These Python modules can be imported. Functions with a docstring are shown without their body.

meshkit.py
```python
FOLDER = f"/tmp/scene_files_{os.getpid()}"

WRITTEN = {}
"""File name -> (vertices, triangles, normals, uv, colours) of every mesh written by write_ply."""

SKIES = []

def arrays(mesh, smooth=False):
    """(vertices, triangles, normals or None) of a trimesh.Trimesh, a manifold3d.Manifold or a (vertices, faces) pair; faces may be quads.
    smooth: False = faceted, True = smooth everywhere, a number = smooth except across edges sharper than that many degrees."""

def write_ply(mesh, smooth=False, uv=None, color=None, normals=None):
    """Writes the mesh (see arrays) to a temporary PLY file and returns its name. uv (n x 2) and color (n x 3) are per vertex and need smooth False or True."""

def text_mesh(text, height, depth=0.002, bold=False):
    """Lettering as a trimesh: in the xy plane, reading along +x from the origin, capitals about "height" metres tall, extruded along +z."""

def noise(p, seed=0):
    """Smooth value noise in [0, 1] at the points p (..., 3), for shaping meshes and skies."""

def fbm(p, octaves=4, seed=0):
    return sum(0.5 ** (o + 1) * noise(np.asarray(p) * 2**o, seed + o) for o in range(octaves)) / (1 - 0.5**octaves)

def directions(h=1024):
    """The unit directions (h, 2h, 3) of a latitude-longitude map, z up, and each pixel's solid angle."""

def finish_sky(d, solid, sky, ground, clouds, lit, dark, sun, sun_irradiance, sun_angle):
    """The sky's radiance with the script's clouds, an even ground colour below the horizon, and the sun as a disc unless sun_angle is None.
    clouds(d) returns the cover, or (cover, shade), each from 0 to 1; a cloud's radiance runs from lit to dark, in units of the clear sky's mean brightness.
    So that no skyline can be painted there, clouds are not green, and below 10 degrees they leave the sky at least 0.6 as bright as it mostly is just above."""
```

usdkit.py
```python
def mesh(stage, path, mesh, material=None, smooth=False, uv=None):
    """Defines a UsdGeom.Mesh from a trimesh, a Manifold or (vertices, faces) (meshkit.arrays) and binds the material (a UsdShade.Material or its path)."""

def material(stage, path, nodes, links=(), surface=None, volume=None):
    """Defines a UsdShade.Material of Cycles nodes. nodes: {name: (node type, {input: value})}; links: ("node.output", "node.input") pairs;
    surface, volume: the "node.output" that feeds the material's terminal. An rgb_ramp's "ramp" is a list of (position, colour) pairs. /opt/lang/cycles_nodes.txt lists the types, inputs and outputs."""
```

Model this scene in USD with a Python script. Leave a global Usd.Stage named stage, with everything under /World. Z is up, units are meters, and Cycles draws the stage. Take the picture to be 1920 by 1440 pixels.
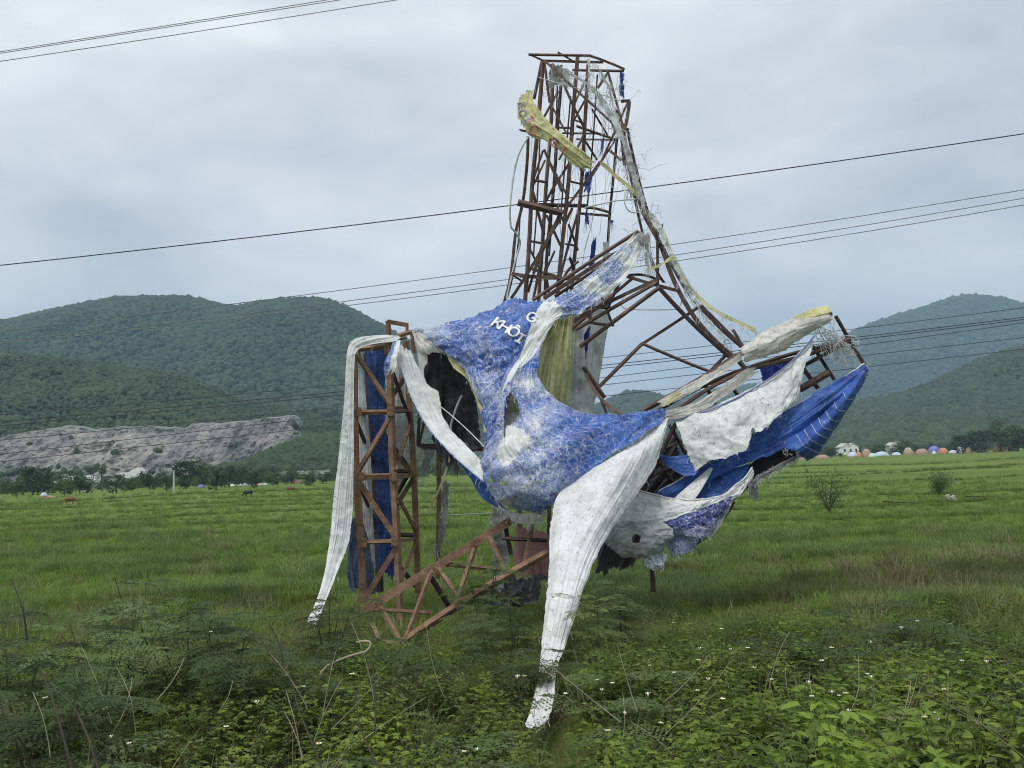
import math, random
import numpy as np, trimesh
from scipy.interpolate import CubicSpline
import usdkit, meshkit
from meshkit import noise, fbm
from pxr import Usd, UsdGeom, UsdLux, UsdShade, Sdf, Gf, Vt

stage = Usd.Stage.CreateInMemory()
UsdGeom.SetStageUpAxis(stage, 'Z')
UsdGeom.SetStageMetersPerUnit(stage, 1.0)
UsdGeom.Xform.Define(stage, '/World')
UsdGeom.Scope.Define(stage, '/World/Looks')
RNG = np.random.default_rng(7)

# ------------------------------------------------------------------ camera
FPX = 1600.0                       # focal length in pixels of the 1920 x 1440 photograph
PITCH = math.atan(150 / FPX)
ROLL = math.radians(2.2)
EYE = np.array([0.0, 0.0, 3.0])
_fwd = np.array([0, math.cos(PITCH), math.sin(PITCH)])
_up0 = np.array([0, -math.sin(PITCH), math.cos(PITCH)])
_r0 = np.array([1.0, 0, 0])
RIGHT = math.cos(ROLL) * _r0 - math.sin(ROLL) * _up0
UP = math.sin(ROLL) * _r0 + math.cos(ROLL) * _up0
cam = UsdGeom.Camera.Define(stage, '/World/camera')
cam.AddTransformOp().Set(Gf.Matrix4d(*[*RIGHT, 0], *[*UP, 0], *[*(-_fwd), 0], *[*EYE, 1]))
cam.CreateHorizontalApertureAttr(36.0)
cam.CreateVerticalApertureAttr(27.0)
cam.CreateFocalLengthAttr(36.0 * FPX / 1920)
cam.CreateClippingRangeAttr(Gf.Vec2f(0.05, 30000))
cam.CreateExposureAttr(0.74)

# ------------------------------------------------------------------ sky and sun (thin overcast, sun high behind the left shoulder)
SUN_EL, SUN_AZ = math.radians(62), math.radians(-150)      # azimuth from +y towards +x
sun_dir = np.array([math.sin(SUN_AZ) * math.cos(SUN_EL), math.cos(SUN_AZ) * math.cos(SUN_EL), math.sin(SUN_EL)])
CLOUD_LO, CLOUD_HI = (2.80, 2.95, 3.16), (4.75, 4.80, 4.80)
SKY_STRENGTH = 0.11
HAZE_DENSITY = 0.00015
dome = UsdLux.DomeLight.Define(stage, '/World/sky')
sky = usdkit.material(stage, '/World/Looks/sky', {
    'sky': ('sky_texture', dict(sky_type='single_scattering', sun_disc=False, sun_elevation=SUN_EL, sun_rotation=SUN_AZ,
                                aerosol_density=2.0, air_density=1.0)),
    'tc': ('texture_coordinate', {}),
    'map': ('mapping', dict(rotation=(0.10, 0.42, 0.3), scale=(1.0, 1.0, 2.6))),
    'n1': ('noise_texture', dict(scale=2.3, detail=5, roughness=0.45, distortion=0.5)),
    'n2': ('noise_texture', dict(scale=7.0, detail=4, roughness=0.5, distortion=0.9)),
    'mx': ('mix_float', dict(fac=0.24)),
    'r': ('rgb_ramp', dict(ramp=[(0.36, CLOUD_LO), (0.5, tuple(np.array(CLOUD_LO) * .55 + np.array(CLOUD_HI) * .45)), (0.66, CLOUD_HI)])),
    'mix': ('mix_color', dict(fac=0.90, use_clamp=False)),
    'sep': ('separate_xyz', {}), 'zen': ('map_range', dict(from_min=0.0, from_max=1.0, to_min=1.0, to_max=1.45, clamp=True)),     # overcast: brightened towards the zenith, also to lift the light on the ground
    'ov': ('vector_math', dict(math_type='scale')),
    'bg': ('background_shader', dict(strength=SKY_STRENGTH)),
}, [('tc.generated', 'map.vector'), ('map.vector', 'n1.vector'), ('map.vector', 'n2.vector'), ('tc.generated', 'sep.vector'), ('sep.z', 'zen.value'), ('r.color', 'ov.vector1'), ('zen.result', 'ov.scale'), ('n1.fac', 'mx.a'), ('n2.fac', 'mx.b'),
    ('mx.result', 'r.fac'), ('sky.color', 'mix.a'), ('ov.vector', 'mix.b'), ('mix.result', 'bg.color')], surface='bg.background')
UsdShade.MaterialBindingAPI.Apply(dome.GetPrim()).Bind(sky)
dome.GetPrim().SetCustomDataByKey('kind', 'structure')
sun = UsdLux.DistantLight.Define(stage, '/World/sun')
sun.CreateNormalizeAttr(True)
sun.CreateIntensityAttr(0.4)
sun.CreateAngleAttr(25.0)
sun.CreateColorAttr(Gf.Vec3f(1.0, 0.97, 0.92))
_z = sun_dir; _x = np.cross([0, 0, 1.0], _z); _x /= np.linalg.norm(_x); _y = np.cross(_z, _x)
sun.AddTransformOp().Set(Gf.Matrix4d(*[*_x, 0], *[*_y, 0], *[*_z, 0], *[0, 0, 50, 1]))

# ------------------------------------------------------------------ helpers
def ray(px, py):
    px, py = np.asarray(px, float), np.asarray(py, float)
    return _fwd + RIGHT * ((px - 960) / FPX)[..., None] + UP * ((720 - py) / FPX)[..., None]
def P(px, py, D):
    """The point seen at a pixel of the photograph, D metres north of the camera."""
    r = ray(px, py)
    return EYE + r * (np.asarray(D, float) / r[..., 1])[..., None]
def smooth(a, b, x):
    t = np.clip((x - a) / (b - a), 0, 1)
    return t * t * (3 - 2 * t)
COUNT = {}
def numbered(path):
    n = COUNT.get(path, 0); COUNT[path] = n + 1
    return path if n == 0 else f'{path}_{n:03d}'
def tag(prim, label=None, cat=None, group=None, kind=None):
    for k, v in (('label', label), ('category', cat), ('group', group), ('kind', kind)):
        if v: prim.SetCustomDataByKey(k, v)
    return prim
def thing(name, label, cat, group=None, loc=(0, 0, 0), rz=0, scale=1, kind=None):
    x = UsdGeom.Xform.Define(stage, numbered('/World/' + name))
    x.AddTranslateOp().Set(Gf.Vec3d(*map(float, loc)))
    if rz: x.AddRotateZOp().Set(math.degrees(rz))
    if scale != 1: x.AddScaleOp().Set(Gf.Vec3f(scale, scale, scale) if np.ndim(scale) == 0 else Gf.Vec3f(*map(float, scale)))
    return tag(x.GetPrim(), label, cat, group, kind)
def obj(name, mesh, mat, parent=None, smooth=False, uv=None, prim=None, **t):
    path = numbered((str(parent.GetPath()) if parent else '/World') + '/' + name)
    m = usdkit.mesh(stage, path, mesh, mat, smooth=smooth, uv=uv)
    for k, v in (prim or {}).items():
        UsdGeom.PrimvarsAPI(m).CreatePrimvar(k, Sdf.ValueTypeNames.FloatArray, 'vertex').Set(Vt.FloatArray.FromNumpy(np.asarray(v, np.float32)))
    return tag(m.GetPrim(), **t)
def use(name, proto, label, cat, group=None, loc=(0, 0, 0), rz=0, scale=1):
    """Another copy of a thing: it references the prototype with its parts."""
    p = thing(name, label, cat, group, loc, rz, scale)
    p.GetReferences().AddInternalReference(proto)
    p.SetInstanceable(True)
    return p
def klass(name):
    """A class prim: a thing's parts, defined once for copies."""
    return stage.CreateClassPrim('/World/Kinds/' + name) if False else stage.CreateClassPrim('/' + name)
def scatter(path, protos, idx, pos, yaw, scale, tilt=None, **t):
    """A PointInstancer: protos are (name, mesh, material); idx, pos, yaw, scale per copy."""
    pi = UsdGeom.PointInstancer.Define(stage, numbered(path))
    root = str(pi.GetPath())
    UsdGeom.Scope.Define(stage, root + '/kinds')
    for name, mesh, mat, *sm in protos:
        m = usdkit.mesh(stage, f'{root}/kinds/{name}', mesh, mat, smooth=sm[0] if sm else False)
        pi.CreatePrototypesRel().AddTarget(m.GetPath())
    n = len(pos)
    pi.CreateProtoIndicesAttr(Vt.IntArray.FromNumpy(np.asarray(idx, np.int32)))
    pi.CreatePositionsAttr(Vt.Vec3fArray.FromNumpy(np.asarray(pos, np.float32)))
    sc = np.asarray(scale, np.float32)
    if sc.ndim == 1: sc = np.repeat(sc[:, None], 3, 1)
    pi.CreateScalesAttr(Vt.Vec3fArray.FromNumpy(np.ascontiguousarray(sc)))
    h = np.asarray(yaw) / 2
    q = np.stack([np.cos(h), np.zeros(n), np.zeros(n), np.sin(h)], 1)
    if tilt is not None:                                    # small lean about a random horizontal axis
        a, b = RNG.uniform(0, 2 * np.pi, n), np.asarray(tilt) / 2
        w2, x2, y2 = np.cos(b), np.sin(b) * np.cos(a), np.sin(b) * np.sin(a)
        q = np.stack([w2 * q[:, 0], x2 * q[:, 0] + y2 * q[:, 3], y2 * q[:, 0] - x2 * q[:, 3], w2 * q[:, 3]], 1)
    pi.CreateOrientationsAttr(Vt.QuathArray([Gf.Quath(float(a), float(b), float(c), float(d)) for a, b, c, d in q]))
    return tag(pi.GetPrim(), **t)
def mat(name, nodes, links, surface='p.BSDF', volume=None):
    return usdkit.material(stage, '/World/Looks/' + name, nodes, links, surface=surface, volume=volume)
def plain(name, col, var=0.25, scale=6.0, rough=0.8, spec=0.3, bump=0.0, bscale=30, coords='geo'):
    """A rough material of one colour, uneven in tone."""
    a, b = np.array(col) * (1 - var), np.array(col) * (1 + var)
    n = {'g': ('geometry', {}), 'n': ('noise_texture', dict(scale=scale, detail=4, roughness=0.6)),
         'r': ('rgb_ramp', dict(ramp=[(0.3, a), (0.7, b)])),
         'p': ('principled_bsdf', dict(roughness=rough, specular_ior_level=spec))}
    l = [('g.position', 'n.vector'), ('n.fac', 'r.fac'), ('r.color', 'p.base_color')]
    if bump:
        n['bn'] = ('noise_texture', dict(scale=bscale, detail=4)); n['b'] = ('bump', dict(strength=0.6, distance=bump))
        l += [('g.position', 'bn.vector'), ('bn.fac', 'b.height'), ('b.normal', 'p.normal')]
    return mat(name, n, l)
def leafmat(name, cols, trans=0.3, scale=1.2, rough=0.55, spec=0.25):
    """Foliage: tone drifts over the place and from plant to plant; some light passes through."""
    k = len(cols)
    return mat(name, {
        'g': ('geometry', {}), 'n': ('noise_texture', dict(scale=scale, detail=3, roughness=0.7)), 'o': ('object_info', {}),
        'a': ('mix_float', dict(fac=0.45)), 'isl': ('mix_float', dict(fac=0.3)),
        'r': ('rgb_ramp', dict(ramp=[(0.25 + 0.5 * i / (k - 1), c) for i, c in enumerate(cols)])),
        'p': ('principled_bsdf', dict(roughness=rough, specular_ior_level=spec)),
        't': ('translucent_bsdf', {}), 'm': ('mix_closure', dict(fac=trans))},
        [('g.position', 'n.vector'), ('n.fac', 'a.a'), ('o.random', 'a.b'), ('a.result', 'isl.a'), ('g.random_per_island', 'isl.b'), ('isl.result', 'r.fac'),
         ('r.color', 'p.base_color'), ('r.color', 't.color'), ('p.BSDF', 'm.closure1'), ('t.BSDF', 'm.closure2')], surface='m.closure')
# ================================================================== ground
def ground_z(x, y):
    x, y = np.asarray(x, float), np.asarray(y, float)
    z = 1.35 - 0.8 * smooth(2.5, 6.0, y) - 0.4 * smooth(6.0, 17.0, y) - 0.15 * smooth(17, 27, y)
    q = np.stack([x, y, np.zeros_like(x)], -1)
    near = 1 - smooth(20, 45, y)
    z = z + near * 0.22 * (fbm(q * 0.45, 3, 3) - 0.5) + 0.12 * (fbm(q * [0.05, 0.12, 1], 3, 5) - 0.5)
    d = (y - (16.5 + 0.35 * (x - 5))) / 1.5                       # a low bank on the right
    z = z + 0.5 * np.exp(-d * d) * smooth(3.2, 5.5, x) * (1 - smooth(16, 24, x))
    d2 = (y - (13.2 + 0.18 * (x - 3))) / 1.2
    z = z + 0.28 * np.exp(-d2 * d2) * smooth(2.2, 4, x)
    d3 = (y - (19.0 - 0.1 * x)) / 1.4
    z = z + 0.22 * np.exp(-d3 * d3) * (1 - smooth(-2, 1, x))
    return z
t = np.linspace(-1, 1, 361)
gx = 14000 * np.sinh(9.2 * t) / np.sinh(9.2)
gy = 12 + 14000 * np.sinh(9.2 * t) / np.sinh(9.2)
X, Y = np.meshgrid(gx, gy)
Z = ground_z(X, Y)
n = len(t)
i = (np.arange(n - 1)[:, None] * n + np.arange(n - 1)[None]).ravel()
quads = np.stack([i, i + 1, i + n + 1, i + n], 1)
GREENS = [(0.052, 0.074, 0.022), (0.086, 0.126, 0.028), (0.118, 0.168, 0.036), (0.148, 0.198, 0.046), (0.195, 0.210, 0.080)]
m_ground = mat('field_grass', {
    'g': ('geometry', {}),
    'm1': ('mapping', dict(scale=(0.010, 0.055, 0.05), rotation=(0, 0, 0.03))), 'n1': ('noise_texture', dict(scale=1, detail=5, roughness=0.62, distortion=0.3)),
    'm2': ('mapping', dict(scale=(0.25, 0.8, 0.8))), 'n2': ('noise_texture', dict(scale=1, detail=6, roughness=0.7)),
    'n3': ('noise_texture', dict(scale=9, detail=5, roughness=0.75)),
    'a': ('mix_float', dict(fac=0.4)), 'b': ('mix_float', dict(fac=0.25)),
    'r': ('rgb_ramp', dict(ramp=list(zip([0.3, 0.42, 0.5, 0.58, 0.7], GREENS)))),
    'bp': ('bump', dict(strength=0.9, distance=0.12)),
    'p': ('principled_bsdf', dict(roughness=0.9, specular_ior_level=0.1))},
    [('g.position', 'm1.vector'), ('m1.vector', 'n1.vector'), ('g.position', 'm2.vector'), ('m2.vector', 'n2.vector'), ('g.position', 'n3.vector'),
     ('n1.fac', 'a.a'), ('n2.fac', 'a.b'), ('a.result', 'b.a'), ('n3.fac', 'b.b'), ('b.result', 'r.fac'), ('r.color', 'p.base_color'),
     ('n3.fac', 'bp.height'), ('bp.normal', 'p.normal')])
obj('ground', (np.stack([X, Y, Z], -1).reshape(-1, 3), quads), m_ground, smooth=True, kind='structure')

# ================================================================== hills: skyline traced, body a height field that goes on behind the ridge
CANOPY = [(0.022, 0.034, 0.019), (0.034, 0.053, 0.026), (0.050, 0.073, 0.033), (0.070, 0.094, 0.042)]
m_hill = leafmat('forest_floor', CANOPY[1:], trans=0.05, scale=0.02, rough=0.9, spec=0.1)
m_canopy = mat('forest_canopy', {
    'g': ('geometry', {}), 'n': ('noise_texture', dict(scale=0.006, detail=5, roughness=0.6)), 'n2': ('noise_texture', dict(scale=0.5, detail=3)), 'o': ('object_info', {}),
    'a': ('mix_float', dict(fac=0.30)), 'b': ('mix_float', dict(fac=0.2)),
    'r': ('rgb_ramp', dict(ramp=[(0.28 + 0.15 * k, c) for k, c in enumerate(CANOPY)])),
    'p': ('principled_bsdf', dict(roughness=0.85, specular_ior_level=0.15))},
    [('g.position', 'n.vector'), ('g.position', 'n2.vector'), ('n.fac', 'a.a'), ('o.random', 'a.b'), ('a.result', 'b.a'), ('n2.fac', 'b.b'), ('b.result', 'r.fac'), ('r.color', 'p.base_color')])
def crown_blob(seed, sub=2, rough=0.35):
    s = trimesh.creation.icosphere(sub, 1.0)
    v = s.vertices
    r = 1 + rough * (fbm(v * 1.7 + seed * 9.1, 3, seed) - 0.5) * 2.2
    v = v * r[:, None] * [1, 1, 0.85]
    return (v, s.faces)
CROWNS = [('crown_round', crown_blob(1), m_canopy, True), ('crown_broad', crown_blob(2), m_canopy, True), ('crown_tall', (crown_blob(3)[0] * [0.8, 0.8, 1.35], crown_blob(3)[1]), m_canopy, True)]
def hill(name, label_forest, skyline, Dr, front, back, tree, ntrees, seed, rough=0.10, xr=None, power=1.0, keep=None):
    """skyline: (px, py) of the ridge, at distance Dr; the slope falls to the plain over `front` metres towards the camera."""
    sk = np.array(skyline, float)
    pts = P(sk[:, 0], sk[:, 1], Dr)
    xs = np.linspace(pts[0, 0], pts[-1, 0], 220)
    ridge = np.interp(xs, pts[:, 0], pts[:, 2])
    k = np.exp(-0.5 * (np.arange(-6, 7) / 2.2) ** 2); k /= k.sum()
    ridge = np.convolve(np.pad(ridge, 6, mode='edge'), k, 'valid')
    def height(x, y):
        r = np.interp(x, xs, ridge)
        s = np.where(y < Dr, (y - (Dr - front)) / front, 1 - (y - Dr) / back)
        s = np.clip(s, 0, 1)
        s = np.where(y < Dr, np.sin(s * np.pi / 2) ** power, s * s * (3 - 2 * s))
        q = np.stack([x, y, np.zeros_like(x)], -1) / front
        spur = (fbm(q * [5.0, 1.6, 1] + seed, 4, seed) - 0.5) * rough * 2 * r * np.sin(np.clip((y - (Dr - front)) / front, 0, 1) * np.pi) * 1.3
        return (r * s + np.where(y < Dr, spur, 0)) * np.where(y < Dr, y / Dr, 1) - tree * 0.8 * s - 1.0
    ys = np.concatenate([np.linspace(Dr - front, Dr, 90), np.linspace(Dr, Dr + back, 30)[1:]])
    Xh, Yh = np.meshgrid(xs, ys)
    Zh = height(Xh, Yh) - 2
    a, b = Xh.shape
    i = (np.arange(a - 1)[:, None] * b + np.arange(b - 1)[None]).ravel()
    obj(name, (np.stack([Xh, Yh, Zh], -1).reshape(-1, 3), np.stack([i, i + 1, i + b + 1, i + b], 1)), m_hill, smooth=True, kind='structure')
    x = RNG.uniform(xs[0], xs[-1], ntrees * 3); y = Dr - front + (front * 1.06) * RNG.random(ntrees * 3) ** 0.9
    z = height(x, y)
    ok = z > 2
    if keep is not None: ok &= keep(x, y, z)
    x, y, z = x[ok][:ntrees], y[ok][:ntrees], z[ok][:ntrees]
    m = len(x)
    s = tree * RNG.uniform(0.5, 1.35, m)
    clear = 0.45 + 1.1 * noise(np.stack([x, y, 0 * x], -1) / (front * 0.10), seed + 3)
    s *= np.clip(clear, 0.5, 1.25)
    scatter('/World/forest', CROWNS, RNG.integers(0, 3, m), np.stack([x, y, z + 0.3 * s], 1), RNG.uniform(0, 6.28, m), s, label=label_forest, cat='forest', kind='stuff')
    return height
HZ = 0
hill('mountain', 'hazy blue forest covering the far mountain on the right', [(1180, 760), (1300, 735), (1440, 720), (1500, 690), (1560, 650), (1600, 622), (1640, 606), (1690, 588), (1740, 574), (1770, 560), (1815, 553), (1860, 560), (1905, 574), (1960, 588), (2060, 600), (2200, 660), (2400, 730)],
     3600, 1500, 1200, 9.5, 16000, 11, rough=0.04)
hill('small_hill', 'forest on the small hill low behind the broken steel bars', [(1040, 800), (1080, 778), (1110, 762), (1140, 748), (1165, 739), (1195, 735), (1225, 741), (1260, 756), (1310, 770), (1400, 790), (1480, 805)],
     2300, 600, 600, 8, 5000, 12, rough=0.05)
hill('ridge', 'forest on the long bluish ridge with two crests at the left', [(-420, 640), (-250, 625), (-120, 612), (0, 600), (60, 592), (130, 577), (200, 566), (270, 557), (330, 553), (380, 560), (420, 572), (460, 574), (500, 566), (540, 560), (580, 561), (605, 559), (630, 566), (670, 585), (710, 606), (745, 625), (800, 660), (870, 715), (940, 765), (1010, 800), (1080, 830), (1160, 850)],
     1750, 850, 700, 4.8, 34000, 13, rough=0.10)
hill('green_hill', 'forest on the near green slope above the tents at the right', [(1230, 830), (1330, 805), (1430, 780), (1500, 765), (1560, 758), (1620, 752), (1680, 742), (1740, 722), (1790, 700), (1830, 680), (1870, 664), (1920, 652), (2000, 635), (2150, 610), (2350, 630)],
     1300, 620, 500, 4.0, 26000, 14, rough=0.08)
CLIFF_TOP = [(-200, 845), (-60, 838), (0, 826), (50, 812), (100, 806), (135, 800), (180, 806), (230, 802), (300, 800), (345, 804), (362, 797), (420, 794), (480, 788), (520, 783), (562, 780), (568, 800), (560, 830), (540, 850), (500, 866)]
hill('quarried_hill', 'forest on the near left hill above the bare quarry face', [(-420, 640), (-250, 640), (-120, 648), (0, 660), (80, 664), (160, 676), (240, 690), (310, 695), (350, 705), (400, 726), (440, 744), (500, 760), (560, 772), (620, 785), (700, 805), (780, 840), (860, 870), (940, 885)],
     760, 225, 350, 2.2, 25000, 15, rough=0.07, power=0.8)
# ================================================================== steel: angle-iron bars along traced lines
def rustmat(name, cols, bump=0.004):
    return mat(name, {
        'g': ('geometry', {}), 'n': ('noise_texture', dict(scale=3.2, detail=8, roughness=0.78)), 'n2': ('noise_texture', dict(scale=55, detail=4, roughness=0.7)),
        'a': ('mix_float', dict(fac=0.35)), 'r': ('rgb_ramp', dict(ramp=list(zip(np.linspace(0.36, 0.66, len(cols)), cols)))),
        'b': ('bump', dict(strength=0.7, distance=bump)), 'p': ('principled_bsdf', dict(roughness=0.85, specular_ior_level=0.25))},
        [('g.position', 'n.vector'), ('g.position', 'n2.vector'), ('n.fac', 'a.a'), ('n2.fac', 'a.b'), ('a.result', 'r.fac'), ('r.color', 'p.base_color'), ('n2.fac', 'b.height'), ('b.normal', 'p.normal')])
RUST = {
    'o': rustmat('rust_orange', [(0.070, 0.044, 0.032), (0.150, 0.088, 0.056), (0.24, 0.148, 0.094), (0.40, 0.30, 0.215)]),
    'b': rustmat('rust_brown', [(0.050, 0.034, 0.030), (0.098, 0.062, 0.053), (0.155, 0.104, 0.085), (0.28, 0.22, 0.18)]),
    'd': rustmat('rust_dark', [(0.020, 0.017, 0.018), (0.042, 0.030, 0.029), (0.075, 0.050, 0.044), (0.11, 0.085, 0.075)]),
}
def sweep(pts, section, turn=0.0):
    """A closed section swept along a polyline; its first axis looks towards the photograph's side (south), turned by `turn`."""
    pts = np.asarray(pts, float)
    T = np.gradient(pts, axis=0); T /= np.linalg.norm(T, axis=1, keepdims=True)
    ref = np.array([0.12, -1.0, -0.1])
    N = ref - (T @ ref)[:, None] * T
    bad = np.linalg.norm(N, axis=1) < 0.2
    if bad.any(): N[bad] = np.cross(T[bad], [1.0, 0, 0])
    N /= np.linalg.norm(N, axis=1, keepdims=True)
    B = np.cross(T, N)
    c, s = math.cos(turn), math.sin(turn)
    N, B = N * c + B * s, B * c - N * s
    k, m = len(section), len(pts)
    v = (pts[:, None] + N[:, None] * section[None, :, 0, None] + B[:, None] * section[None, :, 1, None]).reshape(-1, 3)
    f = []
    for j in range(m - 1):
        for a in range(k):
            b = (a + 1) % k
            f += [[j * k + a, j * k + b, (j + 1) * k + b], [j * k + a, (j + 1) * k + b, (j + 1) * k + a]]
    cap = np.array([[0, a, a + 1] for a in range(1, k - 1)])
    f += [[a, c_, b] for a, b, c_ in cap] + [[a + (m - 1) * k, b + (m - 1) * k, c_ + (m - 1) * k] for a, b, c_ in cap]
    return v, np.array(f)
import shapely
def angle_section(w, corner=True):
    s, t = (w / 1.35, max(0.10 * w, 0.005)) if corner else (w, max(0.1 * w, 0.005))
    q = np.array([(0, 0), (s, 0), (s, t), (t, t), (t, s), (0, s)])
    if corner:      # corner towards the viewer
        d1, d2 = np.array([-1, 1]) / math.sqrt(2), np.array([-1, -1]) / math.sqrt(2)
        return q[:, :1] * d1 + q[:, 1:] * d2 + [s * 0.35, 0]
    return np.stack([-q[:, 0] + t, q[:, 1] - s / 2], 1)
def bar(name, pts, wpx, mk='b', parent=None, flat=None, bend=0.0, **t):
    p = np.array([(q + (q[-1],))[:3] if len(q) == 3 else q for q in pts], float)
    w3 = P(p[:, 0], p[:, 1], p[:, 2])
    w = wpx * p[:, 2].mean() / FPX
    if len(w3) > 2:      # round the bends a little
        s = np.concatenate([[0], np.cumsum(np.linalg.norm(np.diff(w3, axis=0), axis=1))])
        from scipy.interpolate import PchipInterpolator
        w3 = PchipInterpolator(s, w3)(np.linspace(0, s[-1], 4 * len(w3)))
    elif bend:
        d = w3[1] - w3[0]; u = np.linspace(0, 1, 5)[:, None]
        w3 = w3[0] + d * u + np.array([0.3, 0.5, -1]) * bend * np.sin(u * np.pi)
    flat = (int(p[0, 0] * 7 + p[0, 1] * 3) % 3 == 0) if flat is None else flat
    return obj(name, sweep(w3, angle_section(w, not flat), 0.25 * math.sin(p[0, 0] * 1.7 + p[0, 1])), RUST[mk], parent, **t)
def bars(parent, data, D, mk, **kw):
    """data rows: name, width in pixels, then pixel points; a point without a distance takes D."""
    for name, w, *pts in data:
        m = mk
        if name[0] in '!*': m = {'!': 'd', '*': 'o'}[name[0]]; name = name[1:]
        bar(name, [q if len(q) == 3 else (*q, D) for q in pts], w, m, parent, **kw)

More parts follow.
